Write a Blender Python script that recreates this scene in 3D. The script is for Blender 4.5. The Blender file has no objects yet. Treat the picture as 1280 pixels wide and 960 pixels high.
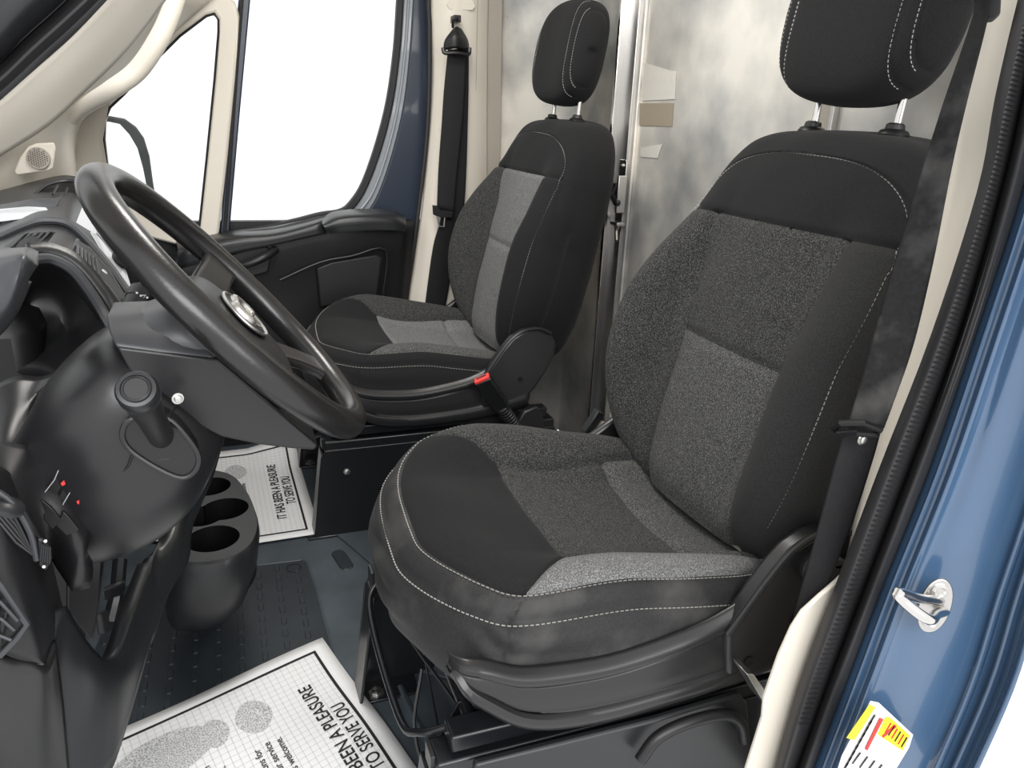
import bpy, bmesh, math, random
import numpy as np
from mathutils import Vector, Matrix
random.seed(7); rng = np.random.default_rng(7)
SC = bpy.context.scene
COL = SC.collection
# ------------------------------------------------------------------ camera
# vehicle axes: +x to the rear, +y to the passenger side, +z up, floor at z = 0
FPX = 943.0
CAM = np.array([0.0, 0.0, 1.0])
XA = np.array([0.93825185, -0.08036848, 0.33648828])
YA = np.array([-0.34379358, -0.32510915, 0.88097106])
ZA = np.array([0.03859312, -0.94225525, -0.33266443])
RW = np.array([XA, YA, ZA])                       # world = RW @ (right, down, forward)
cd = bpy.data.cameras.new('camera'); cam = bpy.data.objects.new('camera', cd); COL.objects.link(cam)
cd.sensor_fit = 'HORIZONTAL'; cd.sensor_width = 36.0; cd.lens = FPX / 1280.0 * 36.0
cd.clip_start = 0.02; cd.clip_end = 200
right, down, fwd = RW[:, 0], RW[:, 1], RW[:, 2]
M = Matrix(((right[0], -down[0], -fwd[0], CAM[0]), (right[1], -down[1], -fwd[1], CAM[1]),
            (right[2], -down[2], -fwd[2], CAM[2]), (0, 0, 0, 1)))
cam.matrix_world = M
SC.camera = cam
# ------------------------------------------------------------------ world, lights, exposure
w = bpy.data.worlds.new('studio'); SC.world = w; w.use_nodes = True
bg = w.node_tree.nodes['Background']
bg.inputs[0].default_value = (1.0, 1.0, 1.0, 1); bg.inputs[1].default_value = 1.0
SC.view_settings.view_transform = 'Standard'; SC.view_settings.look = 'None'
SC.view_settings.gamma = 1.0; SC.view_settings.use_curve_mapping = False
SC.view_settings.exposure = 0.42
def area(name, loc, target, size, size_y, power, col=(1, 1, 1)):
    l = bpy.data.lights.new(name, 'AREA'); l.shape = 'RECTANGLE'; l.size = size; l.size_y = size_y
    l.energy = power; l.color = col
    o = bpy.data.objects.new(name, l); COL.objects.link(o); o.location = loc
    o.rotation_euler = (Vector(target) - Vector(loc)).to_track_quat('-Z', 'Y').to_euler()
    return o
area('studio_softbox', (-0.5, -2.2, 2.6), (0.4, 1.2, 0.6), 2.4, 1.4, 75)
area('studio_softbox', (1.0, -1.6, 1.2), (0.3, 1.2, 0.5), 1.0, 1.0, 12)
area('cab_overhead_fill', (0.25, 1.42, 1.78), (0.3, 1.45, 0.0), 0.5, 0.3, 9, (1, .97, .92))  # unseen overhead area light added to brighten the cab

# ------------------------------------------------------------------ helpers
def srgb(r, g, b):
    f = lambda c: ((c / 255.0) / 12.92) if c / 255.0 <= 0.04045 else (((c / 255.0) + 0.055) / 1.055) ** 2.4
    return (f(r), f(g), f(b), 1)
def mat(name, c, rough=.5, metal=0, spec=.5, c2=None, scale=60, detail=3, lo=.35, hi=.65, bump=0, bscale=None, bdist=.001,
        coat=0, trans=0, emit=None, tex='noise', stretch=None, sheen=0, c3=None, s3=6):
    m = bpy.data.materials.new(name); m.use_nodes = True; nt = m.node_tree; N = nt.nodes; L = nt.links
    p = N['Principled BSDF']
    p.inputs['Base Color'].default_value = c; p.inputs['Roughness'].default_value = rough
    p.inputs['Metallic'].default_value = metal; p.inputs['Specular IOR Level'].default_value = spec
    p.inputs['Coat Weight'].default_value = coat; p.inputs['Coat Roughness'].default_value = .05
    p.inputs['Transmission Weight'].default_value = trans; p.inputs['Sheen Weight'].default_value = sheen
    tc = N.new('ShaderNodeTexCoord'); mp = N.new('ShaderNodeMapping'); L.new(tc.outputs['Object'], mp.inputs[0])
    if stretch: mp.inputs['Scale'].default_value = stretch
    def noise(s, d):
        n = N.new('ShaderNodeTexNoise'); n.inputs['Scale'].default_value = s; n.inputs['Detail'].default_value = d
        L.new(mp.outputs[0], n.inputs['Vector']); return n
    colsock = None
    if c2:
        n = noise(scale, detail); r = N.new('ShaderNodeMapRange')
        r.inputs['From Min'].default_value = lo; r.inputs['From Max'].default_value = hi
        L.new(n.outputs[0], r.inputs[0])
        mx = N.new('ShaderNodeMix'); mx.data_type = 'RGBA'; mx.inputs[6].default_value = c; mx.inputs[7].default_value = c2
        L.new(r.outputs[0], mx.inputs[0]); colsock = mx.outputs[2]
    if c3:
        n = noise(s3, 4); r = N.new('ShaderNodeMapRange')
        r.inputs['From Min'].default_value = .48; r.inputs['From Max'].default_value = .7
        L.new(n.outputs[0], r.inputs[0])
        mx = N.new('ShaderNodeMix'); mx.data_type = 'RGBA'; mx.inputs[7].default_value = c3
        if colsock: L.new(colsock, mx.inputs[6])
        else: mx.inputs[6].default_value = c
        L.new(r.outputs[0], mx.inputs[0]); colsock = mx.outputs[2]
    if colsock: L.new(colsock, p.inputs['Base Color'])
    if bump:
        n = noise(bscale or scale, 3); b = N.new('ShaderNodeBump'); b.inputs['Strength'].default_value = bump
        b.inputs['Distance'].default_value = bdist; L.new(n.outputs[0], b.inputs['Height']); L.new(b.outputs[0], p.inputs['Normal'])
    return m
MT = {}
MT['fabric'] = mat('black_fabric', srgb(31, 31, 32), .95, spec=.25, c2=srgb(24, 24, 25), scale=420, bump=.35, bscale=900, bdist=.0006, sheen=.03)
MT['fabric_worn'] = mat('worn_black_fabric', srgb(38, 38, 39), .7, spec=.4, c2=srgb(29, 29, 30), scale=300, bump=.3, bscale=800, bdist=.0006, sheen=.03, c3=srgb(64, 63, 62), s3=12)
def speckle(name, c, c2, lo=.47, hi=.62):
    return mat(name, c, .95, spec=.2, c2=c2, scale=560, detail=3, lo=lo, hi=hi, bump=.7, bscale=620, bdist=.0012, sheen=.04)
MT['insert'] = speckle('grey_speckled_fabric', srgb(54, 54, 53), srgb(106, 106, 104))
MT['insert_dark'] = speckle('charcoal_speckled_fabric', srgb(38, 38, 38), srgb(84, 84, 83))
MT['insert_light'] = speckle('pale_grey_speckled_fabric', srgb(88, 88, 89), srgb(136, 136, 135))
MT['fabric_mid'] = mat('dark_grey_fabric', srgb(46, 46, 46), .9, spec=.3, c2=srgb(35, 35, 35), scale=500, bump=.4, bscale=700, bdist=.0008, sheen=.03)
MT['thread'] = mat('pale_thread', srgb(150, 148, 144), .8)
MT['plastic'] = mat('black_grained_plastic', srgb(24, 24, 26), .42, spec=.5, bump=.12, bscale=900, bdist=.0004)
MT['plastic_mid'] = mat('charcoal_grained_plastic', srgb(34, 35, 37), .36, spec=.5, bump=.12, bscale=800, bdist=.0004)
MT['plastic_dark'] = mat('deep_black_plastic', srgb(18, 18, 19), .42)
MT['trim'] = mat('seat_trim_plastic', srgb(34, 34, 35), .3, spec=.5, bump=.1, bscale=700, bdist=.0004)
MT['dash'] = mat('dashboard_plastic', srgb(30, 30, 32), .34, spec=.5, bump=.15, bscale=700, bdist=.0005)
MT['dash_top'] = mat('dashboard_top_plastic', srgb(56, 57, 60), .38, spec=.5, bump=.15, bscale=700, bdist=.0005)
MT['rim'] = mat('steering_rim_plastic', srgb(30, 29, 29), .28, spec=.55, bump=.25, bscale=260, bdist=.0006)
MT['steel_black'] = mat('black_painted_steel', srgb(26, 27, 30), .3, spec=.55, bump=.1, bscale=40, bdist=.002)
MT['rubber'] = mat('black_rubber', srgb(30, 30, 32), .6, bump=.2, bscale=300, bdist=.0005)
MT['seal'] = mat('door_seal_rubber', srgb(38, 37, 39), .55, bump=.15, bscale=400, bdist=.0005)
MT['floor'] = mat('blue_grey_rubber_floor', srgb(76, 84, 90), .42, spec=.45, c2=srgb(62, 69, 75), scale=9, bump=.15, bscale=350, bdist=.0006)
MT['floor_dark'] = mat('dark_rubber_mat', srgb(44, 50, 55), .45, spec=.45, c2=srgb(38, 43, 47), scale=9, bump=.15, bscale=350, bdist=.0006)
MT['cream'] = mat('cream_plastic', srgb(216, 209, 196), .5, bump=.08, bscale=500, bdist=.0004)
MT['cream_dark'] = mat('taupe_plastic', srgb(160, 153, 142), .5, bump=.08, bscale=500, bdist=.0004)
MT['blue'] = mat('blue_paint', srgb(66, 92, 122), .22, spec=.6, coat=.8, c2=srgb(60, 86, 115), scale=5)
MT['blue_far'] = mat('far_blue_sheen', srgb(142, 147, 152), .25, spec=.6, coat=.6)  # pale grey holds the reflection on the far blue body paint
MT['chrome'] = mat('polished_steel', srgb(215, 213, 210), .16, metal=1)
MT['zinc'] = mat('satin_steel', srgb(200, 198, 195), .32, metal=1)
MT['white'] = mat('white_paper', srgb(236, 236, 236), .7)
MT['ink'] = mat('black_ink', srgb(22, 22, 24), .7)
MT['ink_grey'] = mat('grey_ink', srgb(160, 160, 164), .7)
MT['foot'] = mat('halftone_ink', srgb(150, 150, 154), .8, c2=srgb(215, 215, 215), scale=420, lo=.42, hi=.55)
MT['belt'] = mat('seatbelt_webbing', srgb(24, 24, 26), .65, spec=.25, bump=.5, bscale=700, bdist=.0004, c2=srgb(28, 28, 30), scale=200)
MT['belt_dusty'] = mat('dusty_seatbelt_webbing', srgb(28, 28, 29), .75, spec=.15, bump=.5, bscale=700, bdist=.0004, c2=srgb(22, 22, 23), scale=200, c3=srgb(66, 65, 64), s3=16)
MT['red'] = mat('red_plastic', srgb(225, 60, 55), .4)
MT['yellow'] = mat('yellow_label', srgb(235, 220, 40), .5)
MT['red_ink'] = mat('red_ink', srgb(190, 50, 45), .5)
MT['screen'] = mat('dark_glass_screen', srgb(60, 75, 100), .08, spec=.7, coat=1)
MT['silver'] = mat('silver_plastic', srgb(200, 202, 205), .3, metal=.3)
MT['tape'] = mat('tan_tape', srgb(150, 140, 122), .45)
MT['tape_clear'] = mat('clear_tape', srgb(206, 202, 194), .3, bump=.6, bscale=60, bdist=.002)
MT['white_print'] = mat('white_print', srgb(225, 225, 225), .6)
MT['mirror'] = mat('mirror_glass', srgb(235, 240, 242), .03, metal=1)
MT['yellow_wire'] = mat('yellow_wire', srgb(225, 205, 40), .5)
def metal_panel():
    m = bpy.data.materials.new('scuffed_aluminium'); m.use_nodes = True; nt = m.node_tree; N = nt.nodes; L = nt.links
    p = N['Principled BSDF']; p.inputs['Metallic'].default_value = .5
    tc = N.new('ShaderNodeTexCoord'); mp = N.new('ShaderNodeMapping'); L.new(tc.outputs['Object'], mp.inputs[0])
    n = N.new('ShaderNodeTexNoise'); n.inputs['Scale'].default_value = 3.0; n.inputs['Detail'].default_value = 6; L.new(mp.outputs[0], n.inputs['Vector'])
    cr = N.new('ShaderNodeValToRGB'); L.new(n.outputs[0], cr.inputs[0])
    cr.color_ramp.elements[0].position = .35; cr.color_ramp.elements[0].color = srgb(146, 149, 150)
    cr.color_ramp.elements[1].position = .6; cr.color_ramp.elements[1].color = srgb(236, 231, 222)
    L.new(cr.outputs[0], p.inputs['Base Color'])
    n2 = N.new('ShaderNodeTexNoise'); n2.inputs['Scale'].default_value = 14; n2.inputs['Detail'].default_value = 8; L.new(mp.outputs[0], n2.inputs['Vector'])
    r = N.new('ShaderNodeMapRange'); r.inputs['To Min'].default_value = .25; r.inputs['To Max'].default_value = .6; L.new(n2.outputs[0], r.inputs[0]); L.new(r.outputs[0], p.inputs['Roughness'])
    b = N.new('ShaderNodeBump'); b.inputs['Strength'].default_value = .2; b.inputs['Distance'].default_value = .004; L.new(n.outputs[0], b.inputs['Height']); L.new(b.outputs[0], p.inputs['Normal'])
    return m
MT['alu'] = metal_panel()
def glass():
    m = bpy.data.materials.new('clear_window_glass'); m.use_nodes = True; nt = m.node_tree; N = nt.nodes; L = nt.links
    for n in list(N): N.remove(n)
    o = N.new('ShaderNodeOutputMaterial'); t = N.new('ShaderNodeBsdfTransparent'); g = N.new('ShaderNodeBsdfGlossy'); g.inputs['Roughness'].default_value = .02
    fr = N.new('ShaderNodeFresnel'); fr.inputs[0].default_value = 1.2; mx = N.new('ShaderNodeMixShader')
    t.inputs[0].default_value = (.98, .99, .985, 1)
    L.new(fr.outputs[0], mx.inputs[0]); L.new(t.outputs[0], mx.inputs[1]); L.new(g.outputs[0], mx.inputs[2]); L.new(mx.outputs[0], o.inputs[0])
    return m
MT['glass'] = glass()

def U(px, py, ax, v):
    """the point of the real plane <axis>=v that the photograph shows at pixel (px, py)"""
    r = RW @ np.array([(px - 640) / FPX, (py - 480) / FPX, 1.0]); i = 'xyz'.index(ax)
    return CAM + r * ((v - CAM[i]) / r[i])
def UP(px, py, p0, n):
    r = RW @ np.array([(px - 640) / FPX, (py - 480) / FPX, 1.0]); p0 = np.array(p0, float); n = np.array(n, float)
    return CAM + r * (((p0 - CAM) @ n) / (r @ n))
def Y3(pts):                                     # list of (px, py, y)
    return [U(a, b, 'y', c) for a, b, c in pts]

def obj(name, verts, faces, m, parent=None, smooth=True, edges=()):
    me = bpy.data.meshes.new(name)
    me.from_pydata([tuple(map(float, v)) for v in verts], list(edges), [tuple(map(int, f)) for f in faces])
    me.update()
    bm = bmesh.new(); bm.from_mesh(me); bmesh.ops.remove_doubles(bm, verts=bm.verts, dist=1e-6)
    bmesh.ops.recalc_face_normals(bm, faces=bm.faces); bm.to_mesh(me); bm.free()
    if m is not None: me.materials.append(MT[m] if isinstance(m, str) else m)
    o = bpy.data.objects.new(name, me); COL.objects.link(o)
    if smooth:
        me.polygons.foreach_set('use_smooth', [True] * len(me.polygons))
        me.set_sharp_from_angle(angle=math.radians(38))
    if parent is not None: o.parent = parent
    return o
def thing(name, label, cat, loc=(0, 0, 0), group=None, kind=None):
    o = bpy.data.objects.new(name, None); COL.objects.link(o); o.location = loc; o.empty_display_size = .05
    if label: o['label'] = label
    if cat: o['category'] = cat
    if group: o['group'] = group
    if kind: o['kind'] = kind
    return o
def tag(o, label=None, cat=None, group=None, kind=None):
    if label: o['label'] = label
    if cat: o['category'] = cat
    if group: o['group'] = group
    if kind: o['kind'] = kind
    return o
def off(vs, parent):                              # vertices given in vehicle space, parent Empty has a plain translation
    if parent is None: return [np.array(v, float) for v in vs]
    p = parent; t = np.zeros(3)
    while p is not None: t += np.array(p.location); p = p.parent
    return [np.array(v, float) - t for v in vs]
def O(name, vs, fs, m, parent=None, smooth=True):
    return obj(name, off(vs, parent), fs, m, parent, smooth)
def bev(o, w=.003, seg=2, ang=40):
    b = o.modifiers.new('bevel', 'BEVEL'); b.width = w; b.segments = seg; b.limit_method = 'ANGLE'; b.angle_limit = math.radians(ang)
    return o
def box(name, lo, hi, m, parent=None, bevel=.002):
    x0, y0, z0 = lo; x1, y1, z1 = hi
    v = [(x0, y0, z0), (x1, y0, z0), (x1, y1, z0), (x0, y1, z0), (x0, y0, z1), (x1, y0, z1), (x1, y1, z1), (x0, y1, z1)]
    f = [(0, 3, 2, 1), (4, 5, 6, 7), (0, 1, 5, 4), (1, 2, 6, 5), (2, 3, 7, 6), (3, 0, 4, 7)]
    o = O(name, v, f, m, parent)
    if bevel: bev(o, bevel)
    return o
def slab(name, pts, d, m, parent=None, bevel=.002, seg=2):
    """closed outline pts (3D) extruded by vector d"""
    n = len(pts); d = np.array(d, float); v = [np.array(p, float) for p in pts]; v += [p + d for p in v]
    f = [tuple(range(n)), tuple(range(2 * n - 1, n - 1, -1))] + [(i, (i + 1) % n, n + (i + 1) % n, n + i) for i in range(n)]
    o = O(name, v, f, m, parent)
    if bevel: bev(o, bevel, seg)
    return o
def cr(P, s, closed=False):
    """Catmull-Rom through the rows of P"""
    P = np.array(P, float); n = len(P)
    if n < 3 and not closed:
        t = np.linspace(0, 1, s + 1)[:, None]; return P[0] * (1 - t.reshape((-1,) + (1,) * (P.ndim - 1))) + P[-1] * t.reshape((-1,) + (1,) * (P.ndim - 1))
    out = []
    idx = range(n) if closed else range(n - 1)
    for i in idx:
        if closed: a, b, c, d = P[(i - 1) % n], P[i], P[(i + 1) % n], P[(i + 2) % n]
        else:
            b, c = P[i], P[i + 1]; a = P[i - 1] if i > 0 else 2 * b - c; d = P[i + 2] if i + 2 < n else 2 * c - b
        for k in range(s):
            t = k / s
            out.append(.5 * ((2 * b) + (-a + c) * t + (2 * a - 5 * b + 4 * c - d) * t * t + (-a + 3 * b - 3 * c + d) * t ** 3))
    if not closed: out.append(P[-1])
    return np.array(out)
def patch(name, rows, m, parent=None, su=5, sv=5, thick=.004, closed_u=False, offset=1.0, bevel=0):
    """rows of control points -> smooth sheet of real thickness (away from the camera side)"""
    G = np.array([cr(r, su, closed_u) for r in rows]); G = cr(G, sv)
    a, b = G.shape[:2]; V = G.reshape(-1, 3); F = []
    for i in range(a - 1):
        for j in range(b if closed_u else b - 1):
            j2 = (j + 1) % b; F.append((i * b + j, i * b + j2, (i + 1) * b + j2, (i + 1) * b + j))
    # orient towards the camera so that thickness goes away from it
    p0 = G[0, 0]; nrm = np.cross(G[0, 1] - G[0, 0], G[1, 0] - G[0, 0])
    o = O(name, V, F, m, parent)
    if thick:
        # solidify both ways depending on final normals
        me = o.data; c = np.array([v.co[:] for v in me.vertices]).mean(0)
        sgn = 0
        base = np.zeros(3); q = parent
        while q is not None: base += np.array(q.location); q = q.parent
        for p in me.polygons:
            sgn += np.dot(np.array(p.normal), CAM - (np.array(p.center) + base)) * p.area
        s = o.modifiers.new('solid', 'SOLIDIFY'); s.thickness = thick; s.offset = -1.0 if sgn > 0 else 1.0
        if bevel: bev(o, bevel)
    return o
def ppatch(name, rows, m, parent=None, **k):      # rows of (px, py, y)
    return patch(name, [Y3(r) for r in rows], m, parent, **k)
def tube(name, pts, r, m, parent=None, seg=10, closed=False, s=0, flat=None, caps=True):
    """swept tube; r scalar or list; flat=(a,b) elliptical scale with axis hint"""
    P = cr(pts, s, closed) if s else np.array(pts, float)
    n = len(P)
    if np.isscalar(r): R = np.full(n, r)
    else: R = np.interp(np.linspace(0, 1, n), np.linspace(0, 1, len(r)), r)
    T = np.roll(P, -1, 0) - np.roll(P, 1, 0) if closed else np.gradient(P, axis=0)
    T /= np.linalg.norm(T, axis=1)[:, None] + 1e-12
    h = np.array([0, 0, 1.]) if abs(T[0][2]) < .9 else np.array([1., 0, 0])
    N = np.cross(T[0], h); N /= np.linalg.norm(N); V = []; F = []
    for i in range(n):
        N = N - T[i] * (N @ T[i]); N /= np.linalg.norm(N); B = np.cross(T[i], N)
        for k in range(seg):
            a = 2 * math.pi * k / seg; V.append(P[i] + R[i] * (math.cos(a) * N * (flat[0] if flat else 1) + math.sin(a) * B * (flat[1] if flat else 1)))
    for i in range(n if closed else n - 1):
        i2 = (i + 1) % n
        for k in range(seg):
            k2 = (k + 1) % seg; F.append((i * seg + k, i * seg + k2, i2 * seg + k2, i2 * seg + k))
    if not closed and caps:
        F.append(tuple(range(seg))); F.append(tuple(range((n - 1) * seg, n * seg)))
    return O(name, V, F, m, parent)
def lathe(name, prof, c, ax, m, parent=None, seg=28):
    """prof = [(radius, height)] about axis ax through c"""
    ax = np.array(ax, float); ax /= np.linalg.norm(ax); h = np.array([0, 0, 1.]) if abs(ax[2]) < .9 else np.array([1., 0, 0])
    a1 = np.cross(ax, h); a1 /= np.linalg.norm(a1); a2 = np.cross(ax, a1); V = []; F = []
    for r, z in prof:
        for k in range(seg):
            t = 2 * math.pi * k / seg; V.append(np.array(c) + ax * z + r * (math.cos(t) * a1 + math.sin(t) * a2))
    for i in range(len(prof) - 1):
        for k in range(seg):
            k2 = (k + 1) % seg; F.append((i * seg + k, i * seg + k2, (i + 1) * seg + k2, (i + 1) * seg + k))
    F.append(tuple(range(seg))); F.append(tuple(range((len(prof) - 1) * seg, len(prof) * seg)))
    return O(name, V, F, m, parent)
def bolt(name, c, ax, r, m, parent=None, hexa=True):
    return lathe(name, [(r * 1.5, 0), (r * 1.5, r * .25), (r, r * .3), (r, r * .9), (r * .8, r)], c, ax, m, parent, seg=6 if hexa else 14)

# ------------------------------------------------------------------ upholstery tools
def sstep(a, b, x):
    t = np.clip((x - a) / (b - a), 0, 1); return t * t * (3 - 2 * t)
def grid_tris(a, b, closed):
    i, j = np.meshgrid(np.arange(a - 1), np.arange(b if closed else b - 1), indexing='ij'); j2 = (j + 1) % b
    q = np.stack([i * b + j, i * b + j2, (i + 1) * b + j2, (i + 1) * b + j], -1).reshape(-1, 4)
    return np.concatenate([q[:, [0, 1, 2]], q[:, [0, 2, 3]]])
def split(V, T, lab, fn, bit):
    """cuts the triangles along fn(params) = 0; sets bit in the label where fn > 0.  V rows carry params and position"""
    d = fn(V); eps = 1e-9; d = np.where(np.abs(d) < eps, eps, d)
    s = d[T] > 0; cnt = s.sum(1); keep = (cnt == 0) | (cnt == 3)
    newT = [T[keep]]; newL = [lab[keep] + np.where(cnt[keep] == 3, bit, 0)]
    V = list(V); cache = {}; tt = []; ll = []
    def mid(i, j):
        k = (i, j) if i < j else (j, i)
        if k not in cache:
            a, b = k; t = d[a] / (d[a] - d[b]); cache[k] = len(V); V.append(V[a] * (1 - t) + V[b] * t)
        return cache[k]
    for tri, l in zip(T[~keep], lab[~keep]):
        sg = [d[x] > 0 for x in tri]; k = [i for i in range(3) if sg.count(sg[i]) == 1][0]
        a, b, c = tri[k], tri[(k + 1) % 3], tri[(k + 2) % 3]; ab = mid(a, b); ac = mid(a, c)
        la = l + (bit if sg[k] else 0); lb = l + (0 if sg[k] else bit)
        tt += [(a, ab, ac), (ab, b, c), (ab, c, ac)]; ll += [la, lb, lb]
    if tt: newT.append(np.array(tt)); newL.append(np.array(ll))
    return np.array(V), np.concatenate(newT), np.concatenate(newL)
def vnormals(P, T):
    n = np.zeros_like(P); fn = np.cross(P[T[:, 1]] - P[T[:, 0]], P[T[:, 2]] - P[T[:, 0]])
    for k in range(3): np.add.at(n, T[:, k], fn)
    return n / (np.linalg.norm(n, axis=1)[:, None] + 1e-12)
def submesh(name, P, T, m, parent):
    u, inv = np.unique(T, return_inverse=True); T2 = inv.reshape(T.shape)
    me = bpy.data.meshes.new(name); me.from_pydata(P[u].tolist(), [], T2.tolist()); me.update()
    bm = bmesh.new(); bm.from_mesh(me); bmesh.ops.remove_doubles(bm, verts=bm.verts, dist=2e-6); bm.to_mesh(me); bm.free()
    me.polygons.foreach_set('use_smooth', [True] * len(me.polygons)); me.materials.append(MT[m])
    o = bpy.data.objects.new(name, me); COL.objects.link(o); o.parent = parent; return o
def dashes(name, lines, parent, m='thread', ln=.0048, gap=.0022, w=.0007, h=.0008):
    """lines: list of (points, normals) arrays; each dash a tiny raised bar"""
    V = []; F = []
    for P, N in lines:
        seg = np.linalg.norm(np.diff(P, axis=0), axis=1); s = np.concatenate([[0], np.cumsum(seg)])
        t = 0
        while t + ln < s[-1]:
            a = np.array([np.interp(t, s, P[:, k]) for k in range(3)]); b = np.array([np.interp(t + ln, s, P[:, k]) for k in range(3)])
            n = np.array([np.interp(t, s, N[:, k]) for k in range(3)]); n /= np.linalg.norm(n)
            d = b - a; c = np.cross(d, n); c = c / (np.linalg.norm(c) + 1e-9) * w
            o = len(V); V += [a - c - n * .001, a + c - n * .001, b + c - n * .001, b - c - n * .001, a * .85 + b * .15 + n * h, b * .85 + a * .15 + n * h]
            F += [(o, o + 1, o + 4), (o + 1, o + 2, o + 5, o + 4), (o + 2, o + 3, o + 5), (o + 3, o, o + 4, o + 5)]
            t += ln + gap
    o_ = obj(name, V, F, m, parent, smooth=False); o_['kind'] = 'stuff'; return o_
BT = np.array([(.40, .17, .05, .0), (.44, .215, .065, .03), (.50, .245, .07, .065), (.56, .260, .072, .084), (.63, .266, .072, .092), (.70, .264, .07, .086), (.77, .256, .068, .062),
               (.83, .243, .066, .034), (.88, .230, .064, .012), (.92, .217, .062, .002), (.95, .198, .058, 0), (.978, .166, .05, 0), (.994, .118, .036, 0), (1.0, .055, .016, 0), (1.001, .001, .001, 0)])
BTs = cr(BT, 16)
def back_xc(z): return .722 + .235 * (z - .47)
BN = np.array([-.974, 0, .225])
def back_pt(a, row):
    z, W, T, B = row
    c, s = np.cos(a), np.sin(a); L = np.sign(c) * np.abs(c) ** (2 / 3.2); D = np.sign(s) * np.abs(s) ** (2 / 3.0)
    q = np.abs(L); Bq = B * np.where(c > 0, 1.12, .78); ext = np.where(s > 0, T + Bq * sstep(.46, .8, q) , T * 1.25 + .05)
    ext = np.where(s > 0, ext + .006 * (1 - sstep(0, .6, q)), ext)
    D = D * ext
    P = np.stack([back_xc(z) + D * BN[0], L * W + .020 * float(np.interp(z, [.5, .7, .86], [1, 1, 0])), z + D * BN[2] * (1 if z < .9 else max(0, (1.0 - z) / .1))], -1)
    return P
def back_front(L, z):
    """front surface point over lateral L at height row z"""
    i = np.interp(z, BTs[:, 0], np.arange(len(BTs))); row = np.array([np.interp(i, np.arange(len(BTs)), BTs[:, k]) for k in range(4)])
    c = np.sign(L) * min(.9999, abs(L) / row[1]) ** (1.6); a = math.acos(c); return back_pt(np.array([a]), row)[0]
def surf_line(fn, uv):
    P = np.array([fn(a, b) for a, b in uv]); N = []
    for a, b in uv:
        e = 2e-3; dx = fn(a + e, b) - fn(a - e, b); dz = fn(a, b + e) - fn(a, b - e); n = np.cross(dx, dz); n /= np.linalg.norm(n) + 1e-12
        N.append(n if n[2] * .2 - n[0] > 0 else -n)
    return P, np.array(N)
_aq = np.linspace(0, 1, 60); AZ = .855 + .109 * np.sin(_aq * np.pi / 2); AW = .219 * np.cos(_aq * np.pi / 2) ** .72
AZ = np.concatenate([[.83, .845], AZ]); AW = np.concatenate([[.229, .224], AW])
def arch_hw(z):
    W = np.interp(z, BTs[:-1, 0], BTs[:-1, 1])
    return np.where(z < .83, W - .016, np.interp(z, AZ, AW)) - np.maximum(0, z - .964) * 4

def make_backrest(parent, M_, gr=.0045):
    na = 300; A = np.linspace(0, 2 * np.pi, na, endpoint=False)
    P = np.array([back_pt(A, r) for r in BTs]); ii = np.repeat(np.arange(len(BTs)), na)
    P = P.reshape(-1, 3); T = grid_tris(len(BTs), na, True)
    Zr = np.repeat(BTs[:, 0], na); Lr = P[:, 1]; Fr = np.tile(np.sin(A), len(BTs))
    V = np.column_stack([P, Lr, Zr, Fr])           # cols 0-2 pos, 3 L, 4 z, 5 front
    f_arch = lambda V: np.where(V[:, 5] > 0, arch_hw(V[:, 4]) - np.abs(V[:, 3]), -.05)
    f_ins = lambda V: .853 + .06 * V[:, 3] ** 2 - V[:, 4]
    f_cen = lambda V: .122 + .02 * sstep(.6, .85, V[:, 4]) - np.abs(V[:, 3])
    f_mid = lambda V: V[:, 4] - .664
    lab = np.zeros(len(T), int)
    for fn, b in ((f_arch, 1), (f_ins, 2), (f_cen, 4), (f_mid, 8)): V, T, lab = split(V, T, lab, fn, b)
    P = V[:, :3].copy(); N = vnormals(P, T)
    if (N[:, 0] * (P[:, 0] - P[:, 0].mean())).sum() < 0: N = -N
    fr = V[:, 5] > 0
    d1 = np.abs(f_arch(V)); d2 = np.where((f_arch(V) > -.002) & fr, np.abs(f_ins(V)), 1); ins = (f_arch(V) > 0) & (f_ins(V) > -.001)
    d3 = np.where(ins, np.abs(f_cen(V)), 1); d4 = np.where(ins & (f_cen(V) > 0), np.abs(f_mid(V)), 1)
    D = gr * (np.exp(-(d1 / .004) ** 2) * .7 + np.exp(-(d2 / .005) ** 2) + 1.3 * np.exp(-(d3 / .008) ** 2) + 1.2 * np.exp(-(d4 / .008) ** 2))
    D += .0022 * np.sin(V[:, 3] * 31 + V[:, 4] * 13) * np.sin(V[:, 4] * 25 + V[:, 3] * 9) * .6
    P -= N * D[:, None]
    inA = (lab & 1) > 0; inI = inA & ((lab & 2) > 0); cen = inI & ((lab & 4) > 0)
    b = submesh('backrest', P, T[~inA], M_['side'], parent)
    submesh('shoulder_panel', P, T[inA & ~inI], M_['side'], parent)
    Ly = V[T].mean(1)[:, 3]
    submesh('bolster_panel', P, T[inI & ~cen & (Ly > 0)], M_['bol'], parent); submesh('bolster_panel', P, T[inI & ~cen & (Ly <= 0)], M_['bol_inner'], parent)
    submesh('back_insert', P, T[cen & ((lab & 8) > 0)], M_['up'], parent)
    submesh('back_insert', P, T[cen & ((lab & 8) == 0)], M_['low'], parent)
    # stitching just outside the arch seam
    zz = list(np.linspace(.47, .85, 60)); uvr = [(float(arch_hw(z)) - .004, z) for z in zz] + [(w_ * .985, z_ - .002) for z_, w_ in zip(AZ[2:], AW[2:])]
    uv = uvr + [(-a, b) for a, b in uvr[::-1]][1:]
    lines = [surf_line(back_front, uv)]
    dashes('backrest_stitching', lines, parent)
    return b

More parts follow.
